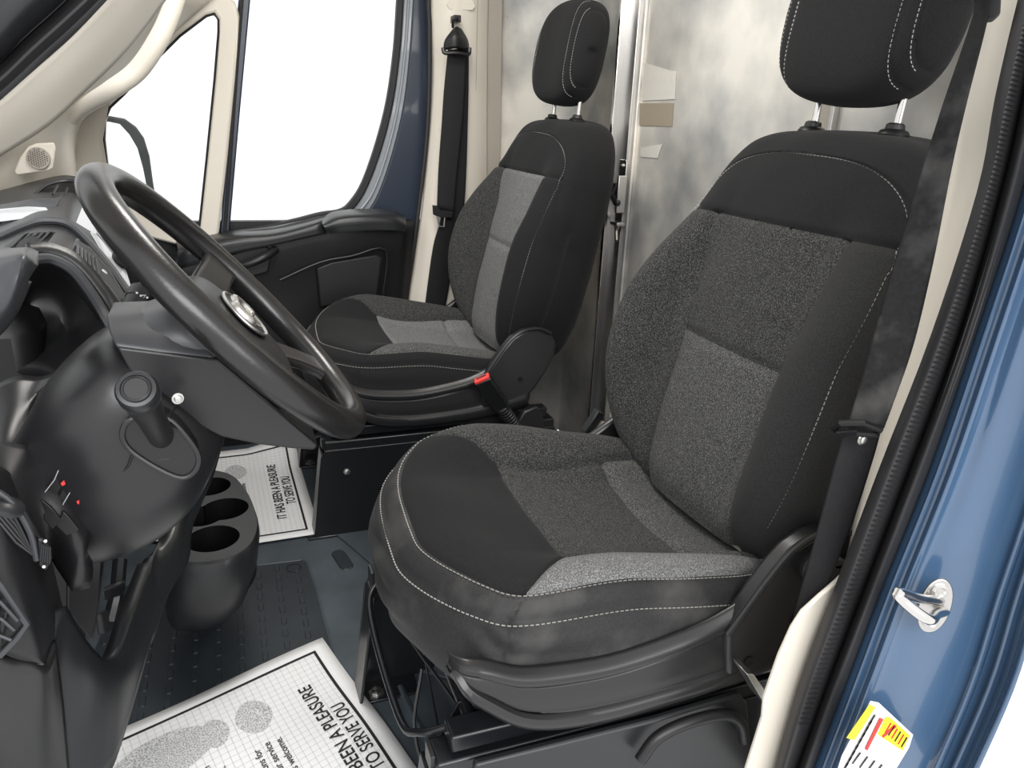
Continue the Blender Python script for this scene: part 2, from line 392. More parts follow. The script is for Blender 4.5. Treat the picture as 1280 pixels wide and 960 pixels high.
# cushion: rings around a plan outline
CC = np.array([.452, 0.0]); CA_, CB_ = .287, .236
PROF = cr(np.array([(0.0, 0.0), (.3, .0), (.6, 0), (.78, -.001), (.87, -.008), (.94, -.028), (.985, -.06), (1.0, -.095), (.985, -.13), (.93, -.162), (.8, -.175), (.3, -.175), (0.001, -.175)]), 12)
_h = [(.168, 0), (.173, .06), (.190, .12), (.215, .175), (.238, .210), (.256, .228), (.280, .2365), (.34, .240), (.45, .242), (.56, .240), (.66, .230), (.715, .20), (.738, .12)]
_f = [(.172, 0), (.175, .06), (.180, .12), (.191, .175), (.208, .213), (.232, .240), (.262, .257), (.34, .262), (.45, .263), (.56, .258), (.66, .24), (.715, .205), (.738, .12)]
_pl = cr(np.array(_f + [(.742, 0)] + [(x, -y) for x, y in _h[:0:-1]]), 24, True) - CC
_pp = np.linspace(0, 2 * np.pi, len(_pl) + 1)
def plan(phi):
    phi = np.mod(phi, 2 * np.pi); q = np.vstack([_pl, _pl[:1]])
    return np.stack([np.interp(phi, _pp, q[:, 0]), np.interp(phi, _pp, q[:, 1])], -1)
def cush_rise(x, y):
    base = .452 - .19 * (x - .38)
    front = -.05 * sstep(.30, .14, x) ** 1.5 * 1.0
    bol = np.where(y > 0, .058 * sstep(.11, .19, y) * sstep(.20, .38, x), .030 * sstep(.105, .175, -y) * sstep(.26, .46, x))
    dip = -.010 * sstep(.16, .0, np.abs(y)) * sstep(.36, .45, x)
    return base + front + bol + dip
def cush_pt(phi, rho, h):
    o = plan(phi); x = CC[0] + o[..., 0] * rho; y = o[..., 1] * rho
    zt = cush_rise(x, y)
    low = .452 - .19 * (x - .38)
    k = np.clip(-h / .175, 0, 1); z = zt + h - (zt - low) * k * .8
    x = x - .012 * np.sin(np.clip(-h / .175, 0, 1) * np.pi) * np.where(o[..., 0] < 0, (np.abs(o[..., 0]) / CA_) ** 3, 0)
    return np.stack([x, y, z], -1)
def make_cushion(parent, M_, gr=.004, wrinkle=1.0):
    nphi = 380
    # equal spacing along the outline
    ph = np.linspace(0, 2 * np.pi, 4001); pl = plan(ph); s = np.concatenate([[0], np.cumsum(np.linalg.norm(np.diff(pl, axis=0), axis=1))])
    PH = np.interp(np.linspace(0, s[-1], nphi, endpoint=False), s, ph)
    rr = []
    for r, h in PROF: rr.append((r, h))
    # refine the flat top
    top = [(r, np.interp(r, [q[0] for q in PROF[:49]], [q[1] for q in PROF[:49]])) for r in np.linspace(0.002, .86, 80)]
    rr = top + [q for q in rr[49:]]
    P = np.array([cush_pt(PH, r, h) for r, h in rr]); T = grid_tris(len(rr), nphi, True)
    R_ = np.repeat([q[0] for q in rr], nphi); H_ = np.repeat([q[1] for q in rr], nphi); P = P.reshape(-1, 3)
    V = np.column_stack([P, R_, H_, P[:, 0], P[:, 1], np.tile(PH, len(rr))])
    side = lambda V: V[:, 4] < -.02
    f_top = lambda V: np.where(V[:, 4] > -.03, .868 - V[:, 3], -.1)
    f_fr = lambda V: V[:, 5] - (.384 - 1.2 * np.maximum(0, np.abs(V[:, 6]) - .135))
    f_bo = lambda V: np.abs(V[:, 6]) - (.138 + .02 * sstep(.4, .6, V[:, 5]) - .012 * np.sin(np.clip((V[:, 5] - .38) / .3, 0, 1) * np.pi))
    f_md = lambda V: V[:, 5] - .583
    f_lo = lambda V: np.where(V[:, 4] > -.1, .948 - V[:, 3], -.1)
    lab = np.zeros(len(T), int)
    for fn, b in ((f_top, 1), (f_fr, 2), (f_bo, 4), (f_md, 8), (f_lo, 16)): V, T, lab = split(V, T, lab, fn, b)
    P = V[:, :3].copy(); N = vnormals(P, T)
    if (N[:, 2] * (P[:, 2] - P[:, 2].mean())).sum() < 0: N = -N
    topm = f_top(V) > -.0005; g = f_fr(V)
    sz = 2 * .236
    d1 = np.where(V[:, 4] > -.06, np.abs(.868 - V[:, 3]) * .25, 1); d5 = np.where(V[:, 4] > -.07, np.abs(.948 - V[:, 3]) * .25, 1)
    d2 = np.where(topm, np.abs(g) / 1.2, 1); gm = topm & (g > -.001)
    d3 = np.where(gm, np.abs(f_bo(V)), 1); d4 = np.where(gm & (f_bo(V) < 0), np.abs(f_md(V)), 1)
    D = gr * (.8 * np.exp(-(d1 / .0035) ** 2) + .7 * np.exp(-(d5 / .0035) ** 2) + 1.0 * np.exp(-(d2 / .004) ** 2) + 1.8 * np.exp(-(d3 / .007) ** 2) + 1.2 * np.exp(-(d4 / .007) ** 2))
    # raised rear tongue of the insert and cover wrinkles on the sides
    D -= np.where(gm & (f_bo(V) < 0), .004 * sstep(.583, .61, V[:, 5]), 0)
    if wrinkle:
        sd = sstep(-.012, -.05, V[:, 4]); D += wrinkle * sd * .0042 * np.sin(V[:, 4] * 150 + 3 * np.sin(V[:, 7] * 3) + V[:, 5] * 12) * (.5 + .5 * np.sin(V[:, 7] * 4 + 1))
        D += wrinkle * .0016 * np.sin(V[:, 5] * 34 + V[:, 6] * 11) * np.sin(V[:, 6] * 29 + 1.3)
    # vertical corner seams at the front corners
    corner = np.minimum(np.abs(V[:, 5] - .268 - .03 * np.clip(1 - V[:, 3], 0, 1) / .14) , 9)
    D += np.where((V[:, 4] < -.012) & (V[:, 4] > -.16), gr * .8 * np.exp(-(corner / .003) ** 2), 0)
    P -= N * D[:, None]
    t = (lab & 1) > 0; gy = t & ((lab & 2) > 0); bo = gy & ((lab & 4) > 0); md = gy & ~bo & ((lab & 8) > 0); fr = gy & ~bo & ~md
    lo = (lab & 16) > 0
    c = submesh('cushion', P, T[~t & ~lo], M_['cush'], parent)
    submesh('cushion_border', P, T[~t & lo], M_['cush'], parent)
    submesh('cushion_front_panel', P, T[t & ~gy], M_['front'], parent)
    submesh('cushion_bolster_panel', P, T[bo & ((V[T].mean(1)[:, 6]) > 0)], M_['bol'], parent)
    submesh('cushion_bolster_panel', P, T[bo & ((V[T].mean(1)[:, 6]) <= 0)], M_['bol_near'], parent)
    submesh('cushion_insert', P, T[fr], M_['ins'], parent); submesh('cushion_insert', P, T[md], M_['ins2'], parent)
    lines = []
    for rr_, hh_ in ((.878, -.0095), (.958, -.0365)):
        q = np.array([cush_pt(p, rr_, hh_) for p in PH]); msk = q[:, 0] < .70
        q = q[msk]; k = np.argmax(np.linalg.norm(np.diff(q, axis=0), axis=1)); q = np.roll(q, -(k + 1), 0)
        n = np.column_stack([q[:, 0] - CC[0], q[:, 1] * 1.3, np.full(len(q), .16 if rr_ < .9 else .08)]); n /= np.linalg.norm(n, axis=1)[:, None]
        lines.append((q, n))
    dashes('cushion_stitching', lines, parent)
    return c
def make_headrest(parent, M_, c=(.868, 0, 1.158), W=.150, H=.124, T=.058):
    nu, nv = 120, 90; P = []; U_ = np.linspace(0, 2 * np.pi, nu, endpoint=False); Vv = np.linspace(-np.pi / 2, np.pi / 2, nv)
    for v in Vv:
        cv = abs(math.cos(v)) ** (2 / 3.6); sv = math.copysign(abs(math.sin(v)) ** (2 / 3.6), v)
        for u in U_:
            cu = math.copysign(abs(math.cos(u)) ** (2 / 3.6), math.cos(u)); su = math.copysign(abs(math.sin(u)) ** (2 / 2.4), math.sin(u))
            wz = W * (1 - .10 * max(0, sv) ** 2 - .03 * max(0, -sv)); y = cu * cv * wz; d = su * cv * T; z = sv * H
            z += -.012 * (abs(cu * cv) ** 2) * (1 if sv > 0 else -1.2)
            d += .012 * (y / W) ** 2 * (1 if su > 0 else 1)      # gently concave front
            P.append((c[0] - d * .985 + z * .17, c[1] + y, c[2] + z + d * .12, y, su * cv, sv))
    V = np.array(P); TT = grid_tris(nv, nu, True); lab = np.zeros(len(TT), int)
    f1 = lambda V: np.where(V[:, 4] > -.2, .104 - .016 * np.maximum(0, V[:, 5]) ** 4 - np.abs(V[:, 3]), -1)
    f2 = lambda V: .128 - .02 * np.maximum(0, V[:, 5]) ** 4 - np.abs(V[:, 3])
    V, TT, lab = split(V, TT, lab, f2, 2)
    PP = V[:, :3].copy(); N = vnormals(PP, TT)
    if (N * (PP - PP.mean(0))).sum() < 0: N = -N
    d = np.exp(-(f2(V) / .003) ** 2) * .0022 + np.where(V[:, 4] > 0, np.exp(-((.104 - .016 * np.maximum(0, V[:, 5]) ** 4 - np.abs(V[:, 3])) / .003) ** 2) * .0022, 0)
    PP -= N * d[:, None]
    h = submesh('headrest', PP, TT[(lab & 2) > 0], M_['side'], parent); _s = V[TT].mean(1)[:, 3] > 0; submesh('headrest_side_panel', PP, TT[((lab & 2) == 0) & _s], M_['side'], parent); submesh('headrest_side_panel', PP, TT[((lab & 2) == 0) & ~_s], M_['side'], parent)
    lines = []
    for s in (-1, 1):
        for y0, k in ((.1, .016), (.124, .02)):
            q = []; n = []
            for v in np.linspace(-1.15, 1.25, 90):
                cv = abs(math.cos(v)) ** (2 / 3.6); sv = math.copysign(abs(math.sin(v)) ** (2 / 3.6), v)
                y = s * (y0 - k * max(0, sv) ** 4); wz = W * (1 - .10 * max(0, sv) ** 2 - .03 * max(0, -sv)); cu = min(.999, abs(y) / (cv * wz + 1e-6))
                su = (1 - min(1, cu ** 3.6)) ** (1 / 2.4); d_ = su * cv * T; z = sv * H; z += -.012 * ((cu * cv) ** 2) * (1 if sv > 0 else -1.2); d_ += .012 * (y / W) ** 2
                if cu > .985:
                    if len(q) > 4: lines.append((np.array(q), np.array(n) / np.linalg.norm(n, axis=1)[:, None]))
                    q = []; n = []; continue
                q.append((c[0] - d_ * .985 + z * .17, c[1] + y, c[2] + z + d_ * .12)); n.append((-1, s * .5, .5 * sv))
            if len(q) > 4: lines.append((np.array(q), np.array(n) / np.linalg.norm(n, axis=1)[:, None]))
    dashes('headrest_stitching', lines, parent, ln=.004, gap=.002, w=.0007, h=.0006)
    for s in (-1, 1):
        o = tube('headrest_post', [(.860, s * .08, .985), (.868, s * .08, 1.10)], .0055, 'chrome', parent, 14)
        g = lathe('post_guide', [(.02, 0), (.021, .006), (.018, .011), (.013, .013), (.012, .019), (.009, .021)], (.858, s * .08, .992), (.07, 0, 1), 'plastic_dark', parent)
    return h

# ------------------------------------------------------------------ the setting
floor = box('floor', (-1.0, .56, -.03), (1.0, 2.42, 0), 'floor', None, 0); floor['kind'] = 'structure'
def under(o, parent): o.parent = parent; return o
# raised rubber panel with its edge bead, pills and round mark
fz = .0035
panel_px = [(150, 735), (318, 707), (376, 700), (384, 702), (396, 738), (412, 800), (430, 870), (300, 960), (60, 960)]
slab('rubber_panel', [U(a, b, 'z', .0) for a, b in panel_px], (0, 0, fz), 'floor_dark', floor, .002)
tube('panel_bead', [U(a, b, 'z', fz) for a, b in [(318, 707), (376, 700), (384, 703), (396, 738), (412, 800), (424, 850)]], .0022, 'floor', floor, 6)
def pill(x, y, ang=0, L=.030, Wd=.011, z=fz, h=.0018):
    V = []; n = 5
    for lvl, k in ((0, 1.0), (h, .8)):
        for s in (1, -1):
            for i in range(n):
                t = math.pi * i / (n - 1) - (math.pi / 2 if s > 0 else -math.pi / 2)
                a = s * (L - Wd) / 2 + Wd / 2 * math.cos(t) * k; b = Wd / 2 * math.sin(t) * k; V.append((a, b, lvl))
    m_ = 2 * n; F = [tuple(range(m_, 2 * m_))] + [(i, (i + 1) % m_, m_ + (i + 1) % m_, m_ + i) for i in range(m_)]
    return V, F
V_, F_ = pill(0, 0); pill0 = obj('pill_rib', V_, F_, 'floor_dark', floor); pill0.location = (.06, 1.56, fz); first = True
cnt = 0
for r in range(12):
    for c in range(16):
        x = .085 - c * .042 - (r % 2) * .0; y = 1.555 - r * .040 + (c % 2) * .02
        if x < -.55 or y < 1.12: continue
        p = pill0 if first else pill0.copy()
        if not first: COL.objects.link(p); p.parent = floor
        first = False; p.location = (x, y, fz); p.rotation_euler = (0, 0, math.pi / 2); cnt += 1
for (a, b) in [(428, 700), (418, 560)]:
    p = pill0.copy(); COL.objects.link(p); p.parent = floor; q = U(a, b, 'z', 0) if b > 600 else np.array([.10, 1.9, 0])
    p.location = (q[0], q[1], 0); p.rotation_euler = (0, 0, 1.75); p.scale = (3.2, 3, 1.4)
c0 = U(367, 710, 'z', fz); ring = [c0 + .016 * np.array([math.cos(t), math.sin(t), 0]) + [0, 0, .001] for t in np.linspace(0, 2 * np.pi, 24, endpoint=False)]
tube('round_mark', ring, .0012, 'rubber', floor, 5, closed=True); tube('mark_bar', [c0 + [-.007, 0, .001], c0 + [.007, .001, .001]], .0012, 'rubber', floor, 5)
# tunnel ridges under the driver's seat
for pts in ([(500, 860), (520, 905), (560, 960)], [(560, 860), (600, 960)]):
    tube('floor_ridge', [U(a, b, 'z', .0) for a, b in pts], .008, 'floor', floor, 8, s=6)
slab('floor_step', [U(a, b, 'z', 0) for a, b in [(384, 640), (445, 690), (478, 720), (470, 790), (520, 840), (600, 860), (640, 700), (560, 600)]], (0, 0, .006), 'floor', floor, .004)

# bulkhead behind the seats
struct0 = box('wall_right', (-.95, 2.40, -.03), (1.02, 2.43, .68), 'plastic_dark', None, 0); struct0['kind'] = 'structure'
struct1 = box('wall_right_rear', (.70, 2.40, -.03), (1.02, 2.42, 1.80), 'cream_dark', None, 0); struct1.name = 'wall_right_rear'; struct1['kind'] = 'structure'
bulk = thing('wall_rear', None, None, (1.0, 1.2, 0), kind='structure')
box('panel', (1.0, .62, .0), (1.012, 1.815, 1.75), 'alu', bulk, .001)
box('panel', (1.004, 1.87, .0), (1.014, 2.30, 1.75), 'alu', bulk, .001)
slab('panel', [(.80, 2.40, 0), (1.01, 2.16, 0), (1.01, 2.16, 1.75), (.80, 2.40, 1.75)], (.006, .008, 0), 'alu', bulk, .001)
slab('door_post', [(.985, 1.815, 0), (.985, 1.88, 0), (1.0, 1.88, 0), (1.0, 1.815, 0)], (0, 0, 1.75), 'zinc', bulk, .002)
slab('door_post_lip', [(.965, 1.872, 0), (.965, 1.884, 0), (.992, 1.884, 0), (.992, 1.872, 0)], (0, 0, 1.75), 'chrome', bulk, .003)
box('door_edge', (.992, 1.795, 0), (1.0, 1.817, 1.75), 'alu', bulk, .002)
box('stile', (.988, 1.105, .0), (1.0, 1.135, 1.75), 'cream_dark', bulk, .002); box('stile_edge', (.986, 1.098, 0), (1.0, 1.106, 1.75), 'zinc', bulk, .001)
box('seam_strip', (.996, 1.98, 1.40), (1.003, 1.984, 1.75), 'zinc', bulk, 0)
# sliding latch
pl = slab('latch_plate', [np.array([.983, *q]) for q in [(1.842, .73), (1.842, .90), (1.838, .908), (1.806, .908), (1.802, .90), (1.802, .73), (1.808, .722), (1.836, .722)]], (-.003, 0, 0), 'zinc', bulk, .001)
for z in (.893, .737): bolt('latch_screw', (.98, 1.822, z), (-1, 0, 0), .005, 'zinc', pl, False)
for o in (box('latch_bolt', (.955, 1.79, .775), (.98, 1.80, .87), 'zinc', bulk, .002), tube('latch_handle', [(.975, 1.835, .842), (.955, 1.82, .815), (.95, 1.785, .80)], [.009, .008, .007], 'steel_black', bulk, 8),
          tube('latch_spring', [(.97, 1.80, .74), (.96, 1.79, .728), (.955, 1.775, .706)], .005, 'zinc', bulk, 8), lathe('latch_knob', [(.006, 0), (.009, .004), (.009, .012), (.005, .016)], (.955, 1.775, .803), (-1, 0, 0), 'steel_black', bulk, 12),
          box('latch_foot', (.955, 1.78, .742), (.98, 1.82, .752), 'zinc', bulk, .002)): pass
for y, z in ((2.36, 1.285), (2.10, 1.40), (1.28, 1.27)): bolt('rivet', (.999 if y < 2.2 else .84, y, z), (-1, 0, 0), .004, 'zinc', bulk, False)
def xrect(pts, x=1.0): return [U(a, b, 'x', x) for a, b in pts]
tp = slab('tan_tape', xrect([(800, 129), (842, 129), (840, 158), (799, 157)], .9985), (-.0006, 0, 0), 'tape', None, 0); tag(tp, 'tan strip of parcel tape stuck on the metal bulkhead beside the post', 'tape')
tp = slab('clear_tape', xrect([(803, 78), (845, 90), (844, 124), (802, 126)], .9985), (-.0006, 0, 0), 'tape_clear', None, 0); tag(tp, 'crinkled clear tape on the metal bulkhead just above the tan tape', 'tape')
tp = slab('clear_tape', xrect([(800, 185), (828, 180), (822, 198), (801, 196)], .9985), (-.0006, 0, 0), 'tape_clear', None, 0); tag(tp, 'small torn scrap of clear tape on the bulkhead below the tan tape', 'tape')

# outer shell: roof, front wall, side walls
def struct(name, o): o.name = name; o['kind'] = 'structure'; return o
struct('ceiling', box('ceiling', (-.35, .50, 1.80), (1.02, 2.34, 1.83), 'cream', None, 0))
struct('wall_front', box('wall_front', (-1.03, .60, -.03), (-.95, 2.30, .95), 'plastic_dark', None, 0))
ws = slab('window_1', [(-.92, .72, .95), (-.92, 2.2, .95), (-.30, 2.2, 1.80), (-.30, .72, 1.80)], (-.004, 0, .003), 'glass', None, 0); ws['kind'] = 'structure'

# ---- passenger door
door = thing('door_1', None, None, (.2, 2.38, 0), kind='structure')
def band(name, A, B, y, th, m, parent, bevel=.003, s=0):
    a = [U(p[0], p[1], 'y', y) for p in A]; b = [U(p[0], p[1], 'y', y) for p in B]
    if s: a = list(cr(a, s)); b = list(cr(b, s))
    n = len(a); V = a + b + [p + [0, th, 0] for p in a] + [p + [0, th, 0] for p in b]; F = []
    for i in range(n - 1):
        F += [(i, i + 1, n + i + 1, n + i), (2 * n + i, 3 * n + i, 3 * n + i + 1, 2 * n + i + 1), (i, 2 * n + i, 2 * n + i + 1, i + 1), (n + i, n + i + 1, 3 * n + i + 1, 3 * n + i)]
    F += [(0, n, 3 * n, 2 * n), (n - 1, 3 * n - 1, 4 * n - 1, 2 * n - 1)]
    o = O(name, V, F, m, parent)
    if bevel: bev(o, bevel)
    return o
gl = slab('window_glass', [U(a, b, 'y', 2.42) for a, b in [(312, -150), (286, 290), (520, 290), (520, -150)]], (0, .004, 0), 'glass', door, 0)
gq = slab('quarter_glass', [U(a, b, 'y', 2.42) for a, b in [(276, 8), (120, 130), (120, 260), (250, 300), (262, 200)]], (0, .004, 0), 'glass', door, 0)
inner = [(505, -150), (499, -20), (497, 0), (493, 60), (484, 125), (470, 180), (453, 228), (438, 252), (425, 262), (400, 266), (360, 276), (288, 290)]
def shift(A, dx, dy=0): return [(a + dx, b + dy) for a, b in A]
g1 = [(513, -150), (507, -20), (505, 0), (501, 60), (492, 127), (478, 184), (460, 233), (444, 259), (428, 270), (400, 275), (360, 285), (290, 298)]
g2 = [(525, -150), (519, -20), (517, 0), (513, 60), (505, 130), (491, 190), (474, 240), (458, 266), (436, 279), (400, 285), (360, 293), (290, 305)]
g3 = [(572, -150), (560, -20), (556, 0), (548, 60), (540, 120), (533, 190), (528, 240), (522, 290), (510, 330), (470, 320), (400, 310), (300, 320)]
band('window_gasket', inner, g1, 2.385, .03, 'rubber', door, .004, 4)
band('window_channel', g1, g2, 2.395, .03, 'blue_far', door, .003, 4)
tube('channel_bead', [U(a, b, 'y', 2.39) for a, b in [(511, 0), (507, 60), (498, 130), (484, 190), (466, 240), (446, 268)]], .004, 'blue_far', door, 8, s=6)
band('door_frame', g2, g3, 2.385, .03, mat('deep_navy_paint', srgb(40, 48, 62), .3, coat=.4), door, .004, 4)
# divider between quarter light and window
MT['navy'] = bpy.data.materials['deep_navy_paint']
band('window_divider', [(328, -150), (313, 0), (300, 140), (287, 290)], [(312, -150), (298, 0), (287, 140), (275, 292)], 2.36, .05, 'navy', door, .004)
tube('divider_seal', [U(a, b, 'y', 2.355) for a, b in [(303, -10), (296, 80), (281, 290)]], .005, 'rubber', door, 8)
slab('door_top_rail', [U(a, b, 'y', 2.385) for a, b in [(290, -140), (575, -140), (580, -200), (300, -200)]], (0, .03, 0), 'navy', door, .003)
# cream surround of the quarter light
qi = [(273, 40), (273, 25), (268, 17), (258, 20), (225, 45), (190, 80), (155, 118), (137, 135), (131, 150), (130, 175), (133, 200), (138, 238), (190, 270), (235, 288), (243, 289), (249, 284), (258, 200), (268, 100), (273, 40)]
qo = [(300, 20), (294, 2), (276, -12), (250, -2), (200, 40), (165, 65), (122, 105), (100, 128), (88, 150), (85, 180), (88, 215), (100, 245), (160, 290), (235, 310), (268, 305), (274, 290), (284, 200), (294, 100), (300, 20)]
band('quarter_surround', qi, qo, 2.345, .05, 'cream', door, .008)
tube('quarter_gasket', [U(a, b, 'y', 2.345) for a, b in qi[:-1]], .0035, 'rubber', door, 6, closed=True)
slab('quarter_trim_shade', [U(a, b, 'y', 2.33) for a, b in [(88, 150), (100, 130), (122, 118), (137, 124), (132, 150), (128, 175), (133, 205), (140, 245), (110, 250), (88, 215), (85, 180)]], (0, .02, 0), 'cream_dark', door, .008)  # taupe slab puts the shading of the cream quarter trim into colour
# door panel
dp = ppatch('door_panel', [[(215, 318, 2.32), (290, 292, 2.32), (345, 284, 2.32), (400, 270, 2.32), (440, 268, 2.32), (518, 275, 2.32)],
                           [(215, 340, 2.28), (290, 318, 2.28), (345, 305, 2.28), (400, 292, 2.28), (440, 290, 2.28), (516, 295, 2.3)],
                           [(215, 400, 2.30), (290, 390, 2.30), (345, 380, 2.30), (400, 370, 2.30), (440, 365, 2.30), (511, 365, 2.32)],
                           [(215, 520, 2.31), (290, 510, 2.31), (345, 500, 2.31), (400, 490, 2.31), (440, 485, 2.31), (503, 470, 2.33)],
                           [(215, 640, 2.32), (290, 630, 2.32), (345, 620, 2.32), (400, 610, 2.32), (440, 600, 2.32), (492, 585, 2.34)]], 'plastic', door, thick=.03)
ar = ppatch('armrest_cap', [[(402, 276, 2.27), (415, 265, 2.29), (450, 261, 2.3), (490, 263, 2.3), (506, 270, 2.31)], [(404, 282, 2.22), (425, 273, 2.22), (460, 270, 2.22), (492, 272, 2.23), (508, 280, 2.25)], [(412, 292, 2.225), (430, 290, 2.215), (462, 288, 2.215), (492, 288, 2.22), (507, 290, 2.24)]], 'plastic_mid', door, thick=.02, bevel=.003)
sill = ppatch('sill_cap', [[(220, 300, 2.36), (290, 288, 2.36), (345, 282, 2.36), (410, 268, 2.36)], [(222, 312, 2.27), (290, 297, 2.26), (345, 292, 2.26), (405, 276, 2.26)], [(222, 335, 2.26), (290, 318, 2.25), (345, 306, 2.25), (408, 292, 2.25)]], 'plastic_mid', door, thick=.02)
slab('pull_recess', [U(a, b, 'y', 2.262) for a, b in [(275, 322), (310, 312), (332, 308), (340, 314), (335, 340), (300, 350), (278, 352)]], (0, .02, 0), 'plastic_dark', door, .003)
tube('pull_handle', Y3([(278, 338, 2.262), (305, 332, 2.225), (330, 322, 2.225), (345, 312, 2.262)]), .011, 'plastic', door, 10, s=5)
slab('door_pocket', [U(a, b, 'y', 2.275) for a, b in [(395, 335), (415, 327), (470, 318), (478, 322), (472, 372), (400, 385)]], (0, .02, 0), 'plastic', door, .006)
tube('pocket_lip', [U(a, b, 'y', 2.27) for a, b in [(350, 350), (400, 328), (440, 320), (482, 313), (478, 375)]], .0035, 'plastic', door, 8, s=4)

# ---- passenger B pillar, cream
tb = thing('trim_1', None, None, (.65, 2.35, 0), kind='structure')
ppatch('pillar_cover', [[(545, -330, 2.34), (570, -330, 2.30), (595, -330, 2.30), (612, -330, 2.32), (625, -330, 2.36)],
                        [(537, -20, 2.34), (562, -20, 2.30), (585, -20, 2.30), (600, -20, 2.32), (612, -20, 2.36)],
                        [(540, 100, 2.34), (560, 100, 2.30), (583, 100, 2.30), (598, 100, 2.32), (610, 100, 2.36)],
                        [(530, 230, 2.34), (548, 230, 2.30), (580, 230, 2.30), (598, 230, 2.32), (610, 230, 2.36)],
                        [(517, 330, 2.34), (538, 330, 2.30), (570, 330, 2.30), (598, 330, 2.32), (615, 330, 2.36)],
                        [(508, 390, 2.34), (530, 390, 2.30), (565, 390, 2.30), (598, 390, 2.32), (615, 390, 2.36)],
                        [(490, 560, 2.34), (510, 560, 2.30), (550, 560, 2.30), (585, 560, 2.32), (615, 560, 2.36)]], 'cream', tb, thick=.012)
tube('pillar_groove', [U(a, b, 'y', 2.315) for a, b in [(597, -10), (595, 100), (590, 230), (583, 350)]], .0016, 'cream_dark', tb, 6)
slab('pillar_cap', [U(a, b, 'y', 2.30) for a, b in [(560, 0), (590, 0), (594, 8), (590, 13), (562, 12), (558, 6)]], (0, -.003, 0), 'cream', tb, .001)
slab('pillar_side', [U(520, 600, 'y', 2.36), U(620, 600, 'y', 2.36), U(632, -330, 'y', 2.36), U(560, -330, 'y', 2.36)], (0, .03, 0), 'cream_dark', tb, 0)
# seal down the door opening edge
tube('opening_seal', [U(a, b, 'y', 2.335) for a, b in [(544, -330), (536, -20), (537, 40), (535, 150), (526, 240), (514, 330), (504, 400), (492, 500)]], .007, 'rubber', tb, 8, s=5)

# ---- passenger A pillar, speaker, grab handle
ta = thing('trim_2', None, None, (-.3, 2.1, 0), kind='structure')
ppatch('pillar_cover', [[(-60, 200, 1.95), (0, 160, 2.0), (60, 120, 2.02), (110, 85, 2.05), (165, 30, 2.08), (205, -30, 2.1)],
                        [(-60, 215, 2.0), (0, 180, 2.05), (60, 148, 2.08), (105, 118, 2.1), (165, 62, 2.15), (235, -20, 2.18)],
                        [(-60, 235, 2.05), (0, 205, 2.1), (55, 178, 2.12), (88, 150, 2.16), (130, 115, 2.24), (268, -12, 2.3)],
                        [(-60, 250, 2.06), (0, 225, 2.12), (50, 205, 2.14), (84, 180, 2.2), (118, 128, 2.32), (275, -8, 2.35)],
                        [(-60, 275, 2.08), (0, 248, 2.14), (50, 235, 2.16), (95, 235, 2.25), (110, 150, 2.37), (280, 0, 2.38)]], 'cream', ta, thick=.01)
sp = slab('speaker_frame', [U(a, b, 'y', 2.085) for a, b in [(18, 214), (26, 196), (36, 183), (46, 179), (68, 178), (70, 184), (67, 210), (62, 213), (22, 219)]], (0, -.008, 0), 'cream', ta, .003)
sc = U(48, 198, 'y', 2.074); 
lathe('speaker_grille', [(.025, 0), (.024, .003), (.002, .004)], sc, (-.1, -1, .1), 'cream_dark', sp)
hole = []
for i in range(-5, 6):
    for j in range(-5, 6):
        if i * i + j * j < 20: hole.append((i, j))
hv = []; hf = []
for i, j in hole:
    c = sc + np.array([i * .0046, -.006, j * .0046 + (i % 2) * .0023]); o_ = len(hv)
    hv += [c + np.array([.0014 * math.cos(t), 0, .0014 * math.sin(t)]) for t in np.linspace(0, 2 * np.pi, 6, endpoint=False)]; hf.append(tuple(range(o_, o_ + 6)))
q = O('grille_holes', hv, hf, 'plastic_mid', sp, False); q['kind'] = 'stuff'
gh = tube('grab_handle', Y3([(92, 150, 2.12), (108, 132, 2.06), (140, 112, 2.0), (172, 88, 2.0), (198, 50, 2.0), (215, 12, 2.02), (228, -25, 2.06)]), [.012, .017, .02, .021, .021, .02, .017], 'cream', None, 16, s=6)
tag(gh, 'long cream grab handle on the far windscreen pillar', 'handle')

# ---- outside mirror seen through the quarter light
mn = (.746, -.665, 0); mc = U(160, 210, 'y', 2.66)
mc2 = mc - np.array(mn) * .004
slab('mirror_housing', [UP(a, b, mc2, mn) for a, b in [(118, 150), (135, 144), (158, 148), (172, 158), (182, 172), (189, 195), (193, 225), (199, 262), (150, 280), (120, 262)]], tuple(-.07 * np.array(mn)), 'plastic_mid', door, .01, 3)
tube('mirror_arm', [mc + [-.02, .04, -.06], U(118, 225, 'y', 2.42), U(118, 225, 'y', 2.36)], .02, 'plastic_mid', door, 10)
slab('mirror_glass', [UP(a, b, mc, mn) for a, b in [(122, 155), (136, 152), (150, 155), (162, 168), (172, 185), (179, 210), (187, 250), (188, 262), (150, 272), (124, 258)]], tuple(-.003 * np.array(mn)), 'mirror', door, .001)

